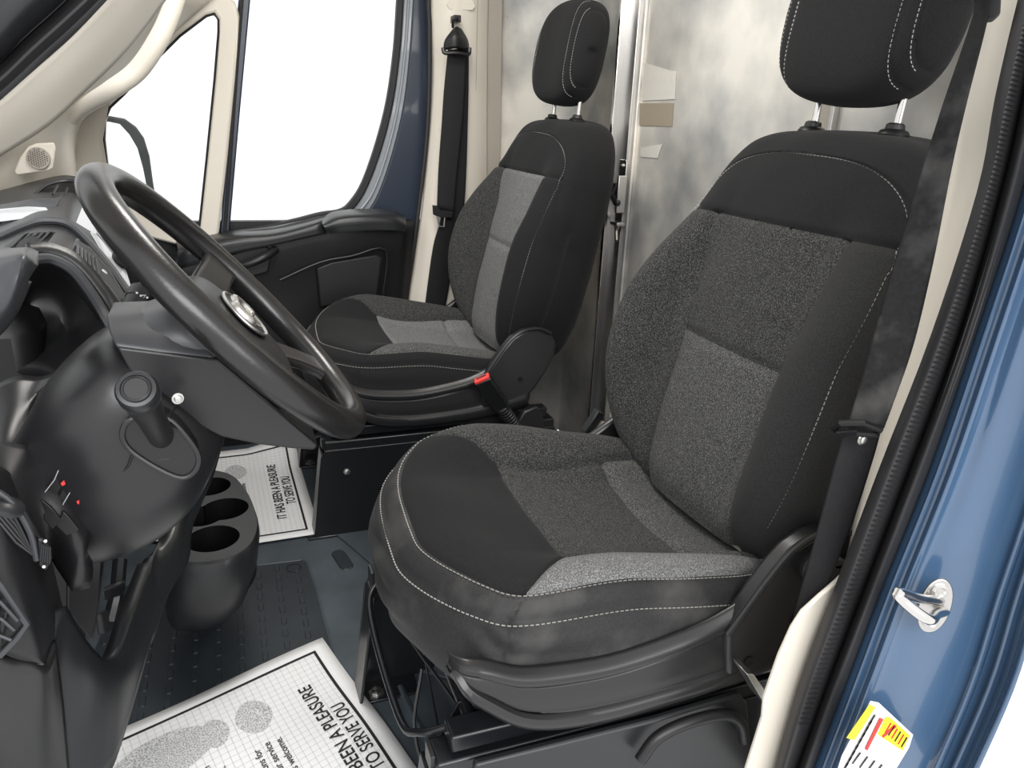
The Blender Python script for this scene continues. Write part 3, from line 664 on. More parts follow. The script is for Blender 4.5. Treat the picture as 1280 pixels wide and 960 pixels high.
# ---- driver side: near A pillar with door seal
na = thing('trim_3', None, None, (-.1, .7, 1.0), kind='structure')
ppatch('pillar_cover', [[(-60, 235, .86), (0, 196, .86), (60, 158, .86), (110, 112, .86), (160, 62, .87), (215, -10, .88), (240, -50, .88)],
                        [(-60, 190, .80), (0, 160, .80), (55, 120, .80), (100, 80, .80), (148, 35, .81), (190, -20, .82), (215, -60, .82)],
                        [(-60, 158, .77), (0, 128, .77), (45, 88, .77), (85, 52, .77), (128, 8, .77), (155, -25, .78), (180, -60, .78)]], 'cream', na, thick=.02)
ppatch('door_seal', [[(-60, 180, .765), (0, 126, .765), (45, 86, .765), (90, 46, .765), (136, -2, .765), (175, -45, .765)],
                     [(-60, 150, .735), (0, 102, .735), (40, 64, .735), (80, 28, .735), (118, -8, .735), (150, -45, .735)],
                     [(-60, 128, .745), (0, 78, .745), (32, 46, .745), (66, 16, .745), (95, -12, .745), (125, -45, .745)]], 'seal', na, thick=.015)
ppatch('pillar_skin', [[(-60, 128, .75), (0, 80, .75), (32, 48, .75), (66, 18, .75), (95, -10, .75), (125, -45, .75)],
                       [(-60, 100, .71), (0, 50, .71), (20, 30, .71), (40, 10, .71), (60, -10, .71), (85, -45, .71)],
                       [(-60, 40, .70), (-30, 10, .70), (-10, 0, .70), (10, -20, .70), (20, -40, .70), (40, -60, .70)]], 'plastic_mid', na, thick=.015)

# ---- driver B pillar: trim, seals, painted jamb
nb = thing('trim_4', None, None, (.58, .5, 0), kind='structure')
rowsY = [-620, -60, 0, 120, 240, 420, 590, 740, 860, 1000]
Lc = [1330, 1242, 1228, 1200, 1184, 1140, 1088, 1050, 1000, 962]
Rc = [1390, 1290, 1273, 1245, 1222, 1164, 1098, 1042, 998, 958]
R1 = [1425, 1320, 1306, 1280, 1252, 1201, 1137, 1080, 1034, 984]
R2 = [1455, 1345, 1330, 1304, 1278, 1219, 1161, 1101, 1056, 1002]
def vcurve(xs, y, grow=0): return [(x + grow, r, y) for x, r in zip(xs, rowsY)]
def vband(name, cols, m, thick=.01):
    rows = [[(c[0][i], rowsY[i], c[1]) for c in cols] for i in range(len(rowsY))]
    return ppatch(name, rows, m, nb, thick=thick)
Lcin = [x - 6 for x in Lc]
vband('pillar_cover', [(Lcin, .66), (Lc, .62), ([(a + b) / 2 for a, b in zip(Lc, Rc)], .60), ([x + 10 for x in Rc], .575)], 'cream')
vband('inner_seal', [([x - 1 for x in Rc], .54), ([x * .75 + y * .25 for x, y in zip(Rc, R1)], .525), ([(x + y) / 2 for x, y in zip(Rc, R1)], .52), ([x * .1 + y * .9 for x, y in zip(Rc, R1)], .525), ([x + 4 for x in R1], .545)], 'seal', .008)
vband('outer_seal', [([x - 2 for x in R1], .53), ([x * .7 + y * .3 for x, y in zip(R1, R2)], .508), ([x * .3 + y * .7 for x, y in zip(R1, R2)], .506), ([x + 1 for x in R2], .525)], 'rubber', .006)
# seal ribs: small notches moulded along the inner seal
ribv = []; ribf = []
for k in range(150):
    r = -20 + k * 6.2; x = np.interp(r, rowsY, [a * .45 + b * .55 for a, b in zip(Rc, R1)]); a = U(x - 5, r, 'y', .519); b = U(x + 5, r + 1.5, 'y', .519); c = U(x + 5, r + 4, 'y', .519); d = U(x - 5, r + 2.5, 'y', .519); o_ = len(ribv)
    up_ = np.array([0, -.0018, 0]); ribv += [a, b, c, d, (a + d) / 2 + up_, (b + c) / 2 + up_]; ribf += [(o_, o_ + 1, o_ + 5, o_ + 4), (o_ + 3, o_ + 2, o_ + 5, o_ + 4), (o_, o_ + 4, o_ + 3), (o_ + 1, o_ + 5, o_ + 2)]
q = O('seal_ribs', ribv, ribf, 'seal', nb, False); q['kind'] = 'stuff'
Jo = [1720, 1560, 1530, 1480, 1440, 1385, 1345, 1298, 1262, 1200]
jc = lambda k: [a * (1 - k) + b * k for a, b in zip(R2, Jo)]
cols = [([x - 7 for x in R2], .535), (R2, .522), ([x + 10 for x in R2], .512), ([x + 22 for x in R2], .506), ([x + 30 for x in R2], .497), ([x + 44 for x in R2], .494), (jc(.36), .482), (jc(.55), .470), (jc(.74), .458), (jc(.80), .448), (jc(.86), .446), (jc(.90), .436), (jc(.96), .432), (Jo, .41)]
vband('painted_jamb', cols, 'blue', .004)
for k, y in (([x + 12 for x in R2], .509), ([x + 30 for x in R2], .494)):
    tube('jamb_bead', [U(a, b, 'y', y) for a, b in zip(k, rowsY)], .0022, 'blue', nb, 8, s=5)
for kk, y in ((.765, .4505), (.88, .4385)):
    tube('jamb_bead', [U(a, b, 'y', y) for a, b in zip(jc(kk), rowsY)], .003, 'blue', nb, 8, s=5)
# low cream foot of the pillar trim and the side behind it
slab('pillar_foot', [U(a, b, 'y', .55) for a, b in [(1060, 715), (1046, 728), (1026, 745), (1004, 765), (991, 785), (975, 820), (956, 874), (954, 898), (925, 990), (1000, 990), (1050, 800), (1072, 700)]], (0, .006, 0), 'cream', nb, .002)

# striker
st = thing('door_striker', 'bright steel door striker loop screwed to the blue painted pillar', 'striker', tuple(U(1167, 755, 'y', .478)))
P0 = U(1167, 755, 'y', .466); ey = np.array([-.2, -.98, 0]); a1 = U(1176, 722, 'y', .462) - U(1158, 790, 'y', .462); a1 /= np.linalg.norm(a1); nn_ = np.cross(a1, np.array([.93, -.3, 0])); 
ex = np.array([1, -.42, 0]); ex -= a1 * (ex @ a1); ex /= np.linalg.norm(ex); nz = np.cross(ex, a1); nz = nz if nz @ (CAM - P0) > 0 else -nz
out = []
for t in np.linspace(0, 2 * np.pi, 32, endpoint=False):
    c_, s_ = math.cos(t), math.sin(t); out.append(P0 + a1 * (.033 * math.copysign(abs(s_) ** .9, s_)) + ex * (.0165 * c_) + nz * .001)
slab('striker_plate', out, nz * .0035, 'zinc', st, .0012)
for s in (1, -1): lathe('striker_screw', [(.009, 0), (.009, .0015), (.0055, .0022), (.004, .0008), (.001, .0008)], P0 + a1 * .0185 * s + nz * .0045, nz, 'zinc', st, 20)
fwd_ = U(1122, 742, 'y', .44)
B0 = P0 + nz * .004
L1 = U(1124, 741, 'y', .432); L2 = U(1160, 774, 'y', .418)
tube('striker_loop', [P0 + a1 * .006 + ex * .004 + nz * .002, (P0 + a1 * .006 + L1) / 2 + nz * .004, L1, L1 + (L2 - L1) * .15 - a1 * .004, L2, (L2 + P0 - a1 * .006 + ex * .012) / 2 + nz * .0, P0 - a1 * .008 + ex * .013], .0052, 'chrome', st, 12, s=6)
# labels on the jamb
lb = thing('certification_label', 'white and yellow printed safety label at the bottom of the blue pillar', 'label', tuple(U(1100, 910, 'y', .478)))
def jl(name, pts, y, m, th=.0005): return slab(name, [U(a, b, 'y', y) for a, b in pts], (-.0001, -th, 0), m, lb, 0)
YJ = .463
jl('label_sheet', [(1088, 876), (1098, 878), (1141, 918), (1136, 934), (1105, 985), (1040, 985), (1052, 945)], YJ, 'white')
jl('yellow_panel', [(1087, 880), (1094, 884), (1068, 925), (1058, 922)], YJ - .001, 'yellow')
jl('yellow_panel', [(1107, 896), (1113, 897), (1137, 919), (1128, 938), (1097, 918)], YJ - .001, 'yellow')
jl('red_bars', [(1100, 897), (1104, 899), (1084, 938), (1081, 936)], YJ - .0016, 'red_ink'); jl('red_bars', [(1118, 905), (1121, 908), (1104, 922), (1102, 920)], YJ - .0016, 'red_ink')
for i in range(9):
    a = (1093 - i * 4.2, 893 + i * 7.5); jl('print_line', [a, (a[0] + 1.6, a[1] + .8), (a[0] - 6, a[1] + 13), (a[0] - 7.4, a[1] + 12)], YJ - .0016, 'ink')
for i in range(6):
    a = (1113 + i * 4, 903 + i * 3.6); jl('print_line', [a, (a[0] + 1.3, a[1] + 1), (a[0] - 6, a[1] + 13), (a[0] - 7.2, a[1] + 12.3)], YJ - .0016, 'ink' if i % 2 else 'red_ink')
for i in range(4):
    a = (1075 + i * 9, 940 + i * 5); jl('print_line', [a, (a[0] + 1.3, a[1] + 1), (a[0] - 9, a[1] + 15), (a[0] - 10.2, a[1] + 14.3)], YJ - .0016, 'ink')

# ------------------------------------------------------------------ seats
def seat_base(root, near_knob):
    # side trim on the camera side: sheet with stepped profile wrapping the front corner
    xs = [.205, .210, .219, .24, .28, .33, .40, .47, .54, .60, .65, .69]
    top = [.400, .402, .404, .401, .386, .378, .374, .381, .395, .42, .45, .47]
    bot = [.390, .382, .366, .345, .312, .293, .286, .286, .288, .293, .30, .31]
    wrap = [.032, .02, .009, .004, .0, 0, 0, 0, 0, 0, 0, 0]
    prof = [(0, .238), (.10, .249), (.16, .250), (.22, .245), (.5, .249), (.72, .250), (.78, .257), (.90, .256), (1.0, .243)]
    rows = [[(x, -(y - wr), t + (b - t) * k) for x, t, b, wr in zip(xs, top, bot, wrap)] for k, y in prof]
    patch('side_trim', [[np.array(p) for p in r] for r in rows], 'trim', root, su=4, sv=3, thick=.006, bevel=0)
    cov = [(.56, .385), (.59, .43), (.612, .462), (.64, .495), (.672, .512), (.71, .514), (.742, .50), (.76, .472), (.755, .44), (.735, .40), (.705, .355), (.67, .318), (.62, .30), (.57, .30)]
    rc = slab('recliner_cover', [(x, -.262, z) for x, z in cov], (0, .03, 0), 'trim', root, .008, 3)
    tube('cover_lip', [(x, -.262, z) for x, z in cov[:7]], .0045, 'trim', root, 8, s=3)
    for x, z in ((.36, .345), (.60, .335), (.665, .385)):
        lathe('trim_screw', [(.007, 0), (.007, .001), (.005, .0006), (.002, .0004)], (x, -.2635 if x > .56 else -.2505, z), (0, -1, 0), 'plastic_dark', root, 14)
    if near_knob:
        k = lathe('recliner_knob', [(.026, 0), (.026, .006), (.022, .010), (.022, .030), (.018, .034)], (.682, -.262, .468), (0, -1, 0), 'plastic_mid', root)
        for i in range(6):
            t = i * math.pi / 3 + .3; c = np.array([.682 + .021 * math.cos(t), -.272, .468 + .021 * math.sin(t)])
            tube('grip_lobe', [c, c + [0, -.024, 0]], .0075, 'plastic', k, 8)
    slab('far_trim', [(x, .236, z) for x, z in [(.21, .40), (.30, .385), (.5, .385), (.62, .46), (.68, .50), (.74, .48), (.72, .40), (.66, .31), (.35, .30), (.25, .33)]], (0, .018, 0), 'trim', root, .006)
    box('seat_pan', (.24, -.20, .292), (.70, .20, .33), 'plastic_dark', root, .01)
    tube('cross_tube', [(.245, -.20, .262), (.245, .20, .262)], .010, 'steel_black', root, 12)
    for yy in (-.12, .10):
        slab('scissor_arm', [(x, yy, z) for x, z in [(.25, .275), (.27, .285), (.40, .20), (.52, .15), (.51, .135), (.38, .18)]], (0, .005, 0), 'steel_black', root, .001)
    slab('adjuster_bracket', [(x, -.15, z) for x, z in [(.20, .20), (.235, .27), (.26, .27), (.29, .21), (.27, .13), (.23, .11)]], (0, .005, 0), 'steel_black', root, .001)
    bolt('adjuster_nut', (.25, -.156, .20), (0, -1, 0), .007, 'zinc', root)
    tube('wire_loop', [(.21, -.05, .25), (.19, -.09, .18), (.21, -.13, .10), (.26, -.15, .05)], .0026, 'plastic_dark', root, 6, s=5)
    slab('recliner_bracket', [(x, .245, z) for x, z in [(.60, .37), (.68, .50), (.72, .50), (.72, .40), (.66, .35)]], (0, .006, 0), 'steel_black', root, .001)
    for s in (-1, 1):
        y = s * .205
        box('upper_rail', (.205, y - .018, .262), (.76, y + .018, .287), 'steel_black', root, .003)
        box('lower_rail', (.185, y - .024, .228), (.78, y + .024, .256), 'steel_black', root, .004)
        box('rail_lip', (.180, y - .015, .234), (.186, y + .015, .262), 'steel_black', root, .001)
        # pedestal side plate with turned edge and window
        slab('pedestal_side', [(x, y + s * .022, z) for x, z in [(.150, 0), (.175, .215), (.185, .235), (.78, .235), (.79, 0), (.66, 0), (.64, .07), (.32, .07), (.30, 0)]], (0, s * .006, 0), 'steel_black', root, .002)
        slab('pedestal_flange', [(.150, y + s * .024, 0), (.150, y - s * .035, 0), (.178, y - s * .035, .225), (.178, y + s * .024, .225)], (.006, 0, 0), 'steel_black', root, .002)
        box('foot_plate', (.135, y - .03, 0), (.26, y + .028, .006), 'steel_black', root, .002)
        bolt('floor_bolt', (.185, y + s * .0 - .012, .006), (0, 0, 1), .010, 'zinc', root)
        bolt('side_bolt', (.235, y + s * .028, .175), (0, s, 0), .006, 'zinc', root)
    box('pedestal_rear', (.77, -.22, 0), (.782, .22, .23), 'steel_black', root, .002)
    box('cross_member', (.30, -.21, .19), (.36, .21, .228), 'steel_black', root, .004)
    tube('lift_bar', [(.245, .19, .272), (.20, .17, .262), (.165, .12, .245), (.165, -.10, .225), (.18, -.165, .25), (.22, -.19, .275)], .0055, 'steel_black', root, 10, s=6)
    tube('cable', [(.19, .20, .27), (.22, .10, .20), (.28, .0, .12), (.30, -.12, .10), (.36, -.20, .14)], .003, 'plastic_dark', root, 6, s=6)
    tube('cable', [(.24, .12, .23), (.25, .06, .12), (.25, -.02, .06), (.24, -.13, .02)], .0022, 'steel_black', root, 6, s=6)

drv = dict(side='fabric', bol='insert_dark', bol_inner='fabric_mid', up='insert_dark', low='insert', cush='fabric_worn', front='fabric', bol_near='insert_light', ins='insert_dark', ins2='insert')
pas = dict(side='fabric', bol='insert_dark', bol_inner='fabric', up='insert_light', low='insert_light', cush='fabric', front='fabric', bol_near='insert', ins='insert_light', ins2='insert_light')
def make_seat(label, M_, y, knob, wr):
    root = thing('cab_seat', label, 'seat', (0, 0, 0), group=None)
    make_cushion(root, M_, wrinkle=wr); make_backrest(root, M_); make_headrest(root, M_); seat_base(root, knob)
    root.location = (0 if knob else -.012, y, 0); return root
s1 = make_seat('near driver seat, black fabric with worn grey speckled insert and black trim', drv, .915, True, 1.0)
s2 = make_seat('far passenger seat, clean black fabric with pale grey centre, beside the window', pas, 1.915, False, .3)
# near base cover of the driver seat
slab('base_cover', [U(a, b, 'y', .655) - np.array([0, .915, 0]) for a, b in [(594, 957), (700, 930), (820, 900), (925, 868), (935, 880), (940, 930), (945, 985), (590, 985)]], (0, .012, 0), 'plastic_mid', None, .004).parent = s1
tube('base_cover_handle', [U(a, b, 'y', .640) - np.array([0, .915, 0]) for a, b in [(800, 950), (822, 922), (860, 903), (905, 893), (925, 903), (930, 925)]], .008, 'plastic', None, 10, s=5).parent = s1
slab('sill_plate', [U(a, b, 'y', .60) for a, b in [(934, 843), (942, 843), (962, 870), (955, 880)]], (0, .03, 0), 'zinc', nb, .001)

# passenger seat buckle on its inboard side
bk = thing('seat_buckle', 'black seatbelt buckle with red release button beside the passenger seat', 'buckle', tuple(U(640, 530, 'y', 1.62)))
A_ = U(640, 528, 'y', 1.62); B_ = U(603, 474, 'y', 1.60); dd = B_ - A_; L_ = np.linalg.norm(dd); dd /= L_
sx = np.array([.93, -.25, .0]); sx -= dd * (sx @ dd); sx /= np.linalg.norm(sx); sn = np.cross(dd, sx)
def obox(name, c, u, v, w, m, parent, bevel=.002):
    V = [c + a * u + b * v + k * w for k in (-1, 1) for a, b in ((-1, -1), (1, -1), (1, 1), (-1, 1))]
    o = O(name, V, [(0, 3, 2, 1), (4, 5, 6, 7), (0, 1, 5, 4), (1, 2, 6, 5), (2, 3, 7, 6), (3, 0, 4, 7)], m, parent)
    if bevel: bev(o, bevel)
    return o
obox('buckle_body', A_ + dd * L_ * .68, sx * .021, sn * .011, dd * L_ * .32, 'plastic_dark', bk, .004)
rb = obox('release_button', B_ + dd * .001, sx * .019, sn * .009, dd * .004, 'red', bk, .001)
obox('tongue_slot', B_ + dd * .004 + sn * .003, sx * .013, sn * .002, dd * .002, 'plastic_dark', bk, 0)
for i in range(9):
    c = A_ + dd * (L_ * .36 - i * .0085); lathe('bellows_ring', [(.013, -.0035), (.018, 0), (.013, .0035)], c, dd, 'plastic_dark', bk, 14)
slab('anchor_bracket', [U(a, b, 'y', 1.63) for a, b in [(655, 515), (672, 508), (680, 520), (680, 545), (640, 548), (645, 532)]], (0, .02, 0), 'plastic', bk, .004)

# ------------------------------------------------------------------ steering wheel (own frame: n towards the driver)
tt = math.radians(41.8); WC = np.array([.0015, .912, .782]); wn = np.array([math.cos(tt), 0, math.sin(tt)]); wu = np.array([-math.sin(tt), 0, math.cos(tt)]); wl = np.array([0, 1., 0])
def WP(l, u, d): return WC + wl * l + wu * u - wn * d
sw = thing('steering_wheel', 'black grained steering wheel with silver emblem in front of the driver seat', 'steering wheel', tuple(WC))
RR = .189
tube('rim', [WP(RR * math.sin(t), RR * math.cos(t), 0) for t in np.linspace(0, 2 * np.pi, 96, endpoint=False)], .0178, 'rim', sw, 20, closed=True, flat=(1.0, .94))
def wloft(name, secs, m, parent, n=4, k=40, cap=True):
    """secs: (depth, l0, l1, u0, u1) superelliptic sections along the column axis"""
    S = cr(np.array(secs), 5) if len(secs) > 2 else cr(np.array(secs), 4); V = []; F = []
    for d, l0, l1, u0, u1 in S:
        for i in range(k):
            t = 2 * math.pi * i / k; c, s = math.cos(t), math.sin(t); V.append(WP((l0 + l1) / 2 + (l1 - l0) / 2 * math.copysign(abs(c) ** (2 / n), c), (u0 + u1) / 2 + (u1 - u0) / 2 * math.copysign(abs(s) ** (2 / n), s), d))
    for i in range(len(S) - 1):
        for j in range(k): F.append((i * k + j, i * k + (j + 1) % k, (i + 1) * k + (j + 1) % k, (i + 1) * k + j))
    if cap: F += [tuple(range(k)), tuple(range((len(S) - 1) * k, len(S) * k))]
    return O(name, V, F, m, parent)
wloft('airbag_cover', [(.004, -.03, .03, -.045, .02), (.006, -.055, .055, -.075, .04), (.012, -.078, .078, -.10, .052), (.024, -.086, .086, -.115, .060), (.036, -.088, .088, -.118, .062)], 'plastic', sw, 3)
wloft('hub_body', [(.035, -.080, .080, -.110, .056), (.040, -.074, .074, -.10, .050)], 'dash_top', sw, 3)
def spoke(a0, a1, wid0, wid1):
    t0 = math.radians(a0); t1 = math.radians(a1); pts = []
    for k in range(6):
        f = k / 5; r = .07 + (RR - .002 - .07) * f; a = t0 + (t1 - t0) * f; pts.append(((r * math.sin(a), r * math.cos(a), .032 * (1 - f) ** 1.3 + .002), wid0 + (wid1 - wid0) * f + .010 * max(0, f - .7) / .3))
    V = []; F = []
    for i, ((l, u, d), wd) in enumerate(pts):
        a = t0 + (t1 - t0) * i / 5; tl, tu = math.cos(a), -math.sin(a)
        for s, q in ((-1, 0), (-.8, -.008), (.8, -.008), (1, 0), (.8, .007), (-.8, .007)): V.append(WP(l + tl * wd * s, u + tu * wd * s, d + q))
    for i in range(5):
        for j in range(6): F.append((i * 6 + j, i * 6 + (j + 1) % 6, (i + 1) * 6 + (j + 1) % 6, (i + 1) * 6 + j))
    F += [tuple(range(6)), tuple(range(30, 36))]
    bev(O('spoke', V, F, 'rim', sw), .003)
spoke(78, 84, .032, .022); spoke(282, 276, .032, .022); spoke(140, 150, .022, .016); spoke(220, 210, .022, .016)
# emblem: polished oval with a simple horned head
em = []
for t in np.linspace(0, 2 * np.pi, 36, endpoint=False): em.append(WP(.040 * math.cos(t), -.014 + .033 * math.sin(t), .0035))
e0 = slab('emblem', em, wn * .003, 'plastic_dark', sw, .001)
tube('emblem_ring', [p + wn * .003 for p in em], .0022, 'zinc', e0, 8, closed=True)
for s in (-1, 1):
    tube('emblem_horn', [WP(s * .005, 0.0010, -0.0005), WP(s * .018, 0.0040, -0.0015), WP(s * .026, -0.0080, -0.0015), WP(s * .023, -0.0220, -0.0015), WP(s * .014, -0.0220, -0.0005), WP(s * .013, -0.0130, -0.0005)], [.005, .0055, .005, .0045, .003, .002], 'zinc', e0, 8, s=5)
    tube('emblem_brow', [WP(0, -0.0010, -0.0005), WP(s * .008, -0.0100, -0.0010), WP(s * .006, -0.0220, -0.0010)], .0035, 'zinc', e0, 8, s=4)
slab('emblem_muzzle', [WP(l, u - .014, .0008) for l, u in [(-.007, .012), (.007, .012), (.008, -.004), (.005, -.018), (0, -.022), (-.005, -.018), (-.008, -.004)]], wn * .004, 'zinc', e0, .001)

# ------------------------------------------------------------------ steering column
db = thing('dashboard', 'dark grey moulded dashboard with vents and steering column across the cab', 'dashboard', (-.5, 1.4, .6)); scol = db
cv = [(.100, .066), (.114, .035), (.116, 0), (.114, -.045), (.106, -.078), (.086, -.115), (.066, -.145), (.050, -.166), (.043, -.164), (.042, -.10), (.042, -.013)]
slab('lower_cover', [WP(-.083, u, d) for d, u in cv], wl * .166, 'dash', scol, .006, 3)
A1 = [(.100, .068), (.043, -.010)]; V = []
for l, dz in ((-.081, 0), (-.066, .012), (-.03, .022), (.03, .022), (.066, .012), (.081, 0)):
    for d, u in A1: V.append(WP(l, u + dz * (1.0 if u > 0 else 2.2), d - dz * .15))
for l in (.081, -.081):
    for d, u in A1: V.append(WP(l, u - .012, d + .004))
F = [(2 * i, 2 * i + 1, (2 * i + 3) % 16, (2 * i + 2) % 16) for i in range(8)] + [tuple(range(0, 16, 2)), tuple(range(1, 16, 2))]
bev(O('upper_cover', V, F, 'dash_top', scol), .004, 3)  # paler plastic carries the lit tone of the tilted top
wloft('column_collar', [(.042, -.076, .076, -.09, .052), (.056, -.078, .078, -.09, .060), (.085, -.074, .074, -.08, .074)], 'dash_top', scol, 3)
wloft('lower_shroud', [(.106, -.080, .08, -.080, .060), (.112, -.094, .09, -.092, .072), (.14, -.108, .105, -.108, .080), (.20, -.110, .115, -.130, .078), (.26, -.092, .12, -.134, .062), (.32, -.06, .12, -.12, .045), (.35, -.03, .11, -.10, .02)], 'dash', scol, 2.7)
# oblong stalk slot, stalk pointing at the camera
SLOT = [(155, 533), (166, 523), (192, 518), (214, 526), (235, 548), (248, 570), (244, 588), (228, 597), (202, 588), (168, 567), (154, 550)]
ys = .786
slp = cr([U(a, b, 'y', ys) for a, b in SLOT], 4, True)
slab('stalk_slot', list(slp), (0, .03, 0), 'plastic_dark', scol, .002)
tube('slot_rim', list(slp), .003, 'dash', scol, 8, closed=True)
tube('shroud_seam', Y3([(222, 505, .81), (211, 521, .79)]), .0013, 'plastic_dark', scol, 6)
tube('shroud_seam', Y3([(166, 568, .795), (160, 583, .80), (135, 610, .81), (110, 637, .82)]), .0013, 'plastic_dark', scol, 6)
sb = U(203, 548, 'y', .80); stp = U(170, 486, 'y', .665); sd = stp - sb; SL = np.linalg.norm(sd); sd /= SL
stk = lathe('indicator_stalk', [(.0125, -.02), (.0125, .0), (.013, SL * .5), (.0165, SL - .022), (.0175, SL - .018)], sb, sd, 'plastic', scol, 32)
kb = lathe('stalk_knob', [(.0165, 0), (.0172, .002), (.0172, .014), (.0155, .0175), (.0125, .018), (.012, .0165)], sb + sd * (SL - .018), sd, 'plastic_mid', stk, 32)
lathe('knob_cap', [(.0115, 0), (.0115, .003), (.0095, .004), (.0092, .0033), (.001, .0033)], sb + sd * (SL - .002), sd, 'plastic', stk, 32)
lathe('stalk_collar', [(.024, 0), (.024, .004), (.020, .006), (.0185, .002)], sb - sd * .004, sd, 'plastic_dark', stk, 28)
bolt('shroud_screw', U(222, 498, 'y', .80), (.3, -1, 0), .004, 'zinc', scol, False)
# far stalk
fs0 = U(158, 408, 'y', 1.02); fs1 = U(181, 366, 'y', 1.06); fd = fs1 - fs0; FL = np.linalg.norm(fd); fd /= FL
st2 = lathe('wiper_stalk', [(.017, -.03), (.017, 0), (.018, FL * .7), (.019, FL * .72), (.019, FL), (.015, FL + .004)], fs0, fd, 'plastic', scol, 28)
for i, (a, b) in enumerate([(171, 366), (176, 370), (184, 372)]):
    c = U(a, b, 'y', 1.035); lathe('stalk_mark', [(.0014, 0), (.0014, .0006)], c, (.2, -1, .2), 'white_print', st2, 8)
tube('stalk_mark', Y3([(176, 369, 1.035), (182, 369, 1.035), (179, 373, 1.035)]), .0008, 'white_print', st2, 5, closed=True)

# ------------------------------------------------------------------ dashboard
box('dash_body', (-.95, .76, .30), (-.50, 2.26, .80), 'plastic_dark', db, .02)
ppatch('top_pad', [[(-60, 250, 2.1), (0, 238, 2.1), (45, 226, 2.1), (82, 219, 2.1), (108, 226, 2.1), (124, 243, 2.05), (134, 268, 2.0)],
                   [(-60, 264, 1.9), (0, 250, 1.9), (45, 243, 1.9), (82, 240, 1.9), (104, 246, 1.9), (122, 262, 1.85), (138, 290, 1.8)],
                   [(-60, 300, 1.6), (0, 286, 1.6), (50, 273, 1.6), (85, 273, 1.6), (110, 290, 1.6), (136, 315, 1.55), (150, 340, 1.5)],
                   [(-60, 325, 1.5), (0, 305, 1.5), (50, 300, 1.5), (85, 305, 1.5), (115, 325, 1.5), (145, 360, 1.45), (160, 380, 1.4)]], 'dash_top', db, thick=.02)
# far vent recess on the top pad
vt = slab('air_vent', Y3([(42, 244, 1.925), (62, 232, 1.945), (85, 228, 1.955), (104, 234, 1.935), (118, 248, 1.905), (124, 262, 1.875), (112, 262, 1.855), (95, 250, 1.855), (75, 245, 1.875), (55, 246, 1.885)]), (0, .012, 0), 'plastic_dark', db, .001)
tube('vent_rim', Y3([(40, 246, 1.915), (60, 231, 1.935), (86, 226, 1.945), (106, 232, 1.925), (120, 247, 1.895), (126, 262, 1.865)]), .004, 'dash', vt, 8, s=4)
for i in range(4): tube('louvre', Y3([(72 + i * 12, 232 + i * 3, 1.905), (66 + i * 14, 243 + i * 4, 1.840)]), .0025, 'plastic_mid', vt, 6)
# document tray lid
slab('tray_lid', Y3([(-40, 262, 1.710), (0, 256, 1.720), (40, 249, 1.730), (76, 248, 1.730), (70, 258, 1.710), (60, 271, 1.670), (30, 275, 1.650), (-40, 286, 1.630)]), (0, .01, .0), 'dash_top', db, .003)
slab('tray_insert', Y3([(-40, 270, 1.675), (0, 262, 1.685), (35, 259, 1.685), (58, 260, 1.685), (62, 265, 1.675), (55, 270, 1.655), (30, 274, 1.640), (-40, 283, 1.625)]), (0, -.003, .002), 'silver', db, .002)
# touch screen bezel and screen
slab('screen_bezel', Y3([(104, 255, 1.62), (118, 262, 1.62), (132, 280, 1.6), (121, 294, 1.5), (108, 286, 1.5), (95, 278, 1.5)]), (0, .02, .0), 'silver', db, .002)
slab('touch_screen', Y3([(127, 280, 1.52), (140, 290, 1.52), (156, 318, 1.5), (148, 322, 1.46), (134, 305, 1.46), (120, 290, 1.46)]), (0, .02, 0), 'screen', db, .001)
lathe('radio_knob', [(.017, 0), (.017, .012), (.014, .016)], U(151, 324, 'y', 1.44), (.7, -.6, .3), 'plastic_dark', db)
slab('radio_trim', Y3([(112, 290, 1.46), (120, 292, 1.46), (155, 340, 1.42), (168, 372, 1.40), (160, 372, 1.38), (145, 345, 1.38)]), (0, .01, 0), 'silver', db, .002)
# arched centre panel with vents
ppatch('vent_panel', [[(-60, 312, 1.36), (0, 296, 1.36), (30, 283, 1.36), (55, 277, 1.36), (85, 281, 1.36), (110, 302, 1.34), (138, 335, 1.30), (163, 370, 1.24)],
                      [(-60, 325, 1.28), (0, 312, 1.28), (35, 300, 1.28), (58, 296, 1.28), (85, 304, 1.28), (108, 326, 1.26), (132, 356, 1.23), (155, 385, 1.2)],
                      [(-60, 336, 1.20), (0, 325, 1.20), (38, 315, 1.20), (60, 315, 1.20), (83, 325, 1.20), (106, 348, 1.19), (128, 378, 1.17), (150, 410, 1.14)]], 'dash', db, thick=.02)
tube('arch_bead', Y3([(-20, 302, 1.35), (0, 296, 1.35), (30, 283, 1.35), (55, 276, 1.35), (85, 280, 1.35), (110, 301, 1.33), (138, 334, 1.29), (163, 369, 1.23)]), .006, 'dash_top', db, 8, s=5)
v2 = slab('air_vent', Y3([(4, 309, 1.242), (25, 295, 1.242), (45, 290, 1.242), (69, 290, 1.242), (62, 300, 1.230), (52, 310, 1.210), (25, 310, 1.210)]), (0, .004, 0), 'plastic_dark', db, 0)
for i in range(5): tube('louvre', Y3([(14 - i * 1 + i * 9, 309 - i * .5, 1.222), (30 + i * 8, 293 - i * .8, 1.240), (36 + i * 8, 291, 1.245)]), .0016, 'dash_top', v2, 6)
for vx, nm in (((95, 302), (88, 318)), ): pass
v3 = slab('air_vent', Y3([(97, 301, 1.240), (113, 310, 1.230), (137, 338, 1.200), (155, 368, 1.170), (152, 376, 1.150), (135, 358, 1.155), (112, 335, 1.170), (88, 318, 1.190)]), (0, .004, 0), 'plastic_dark', db, 0)
for i in range(6): tube('louvre', Y3([(97 + i * 4.4, 307 + i * 3.2, 1.210), (97 + i * 5, 319 + i * 5, 1.170)]), .0022, 'plastic_mid', v3, 6)
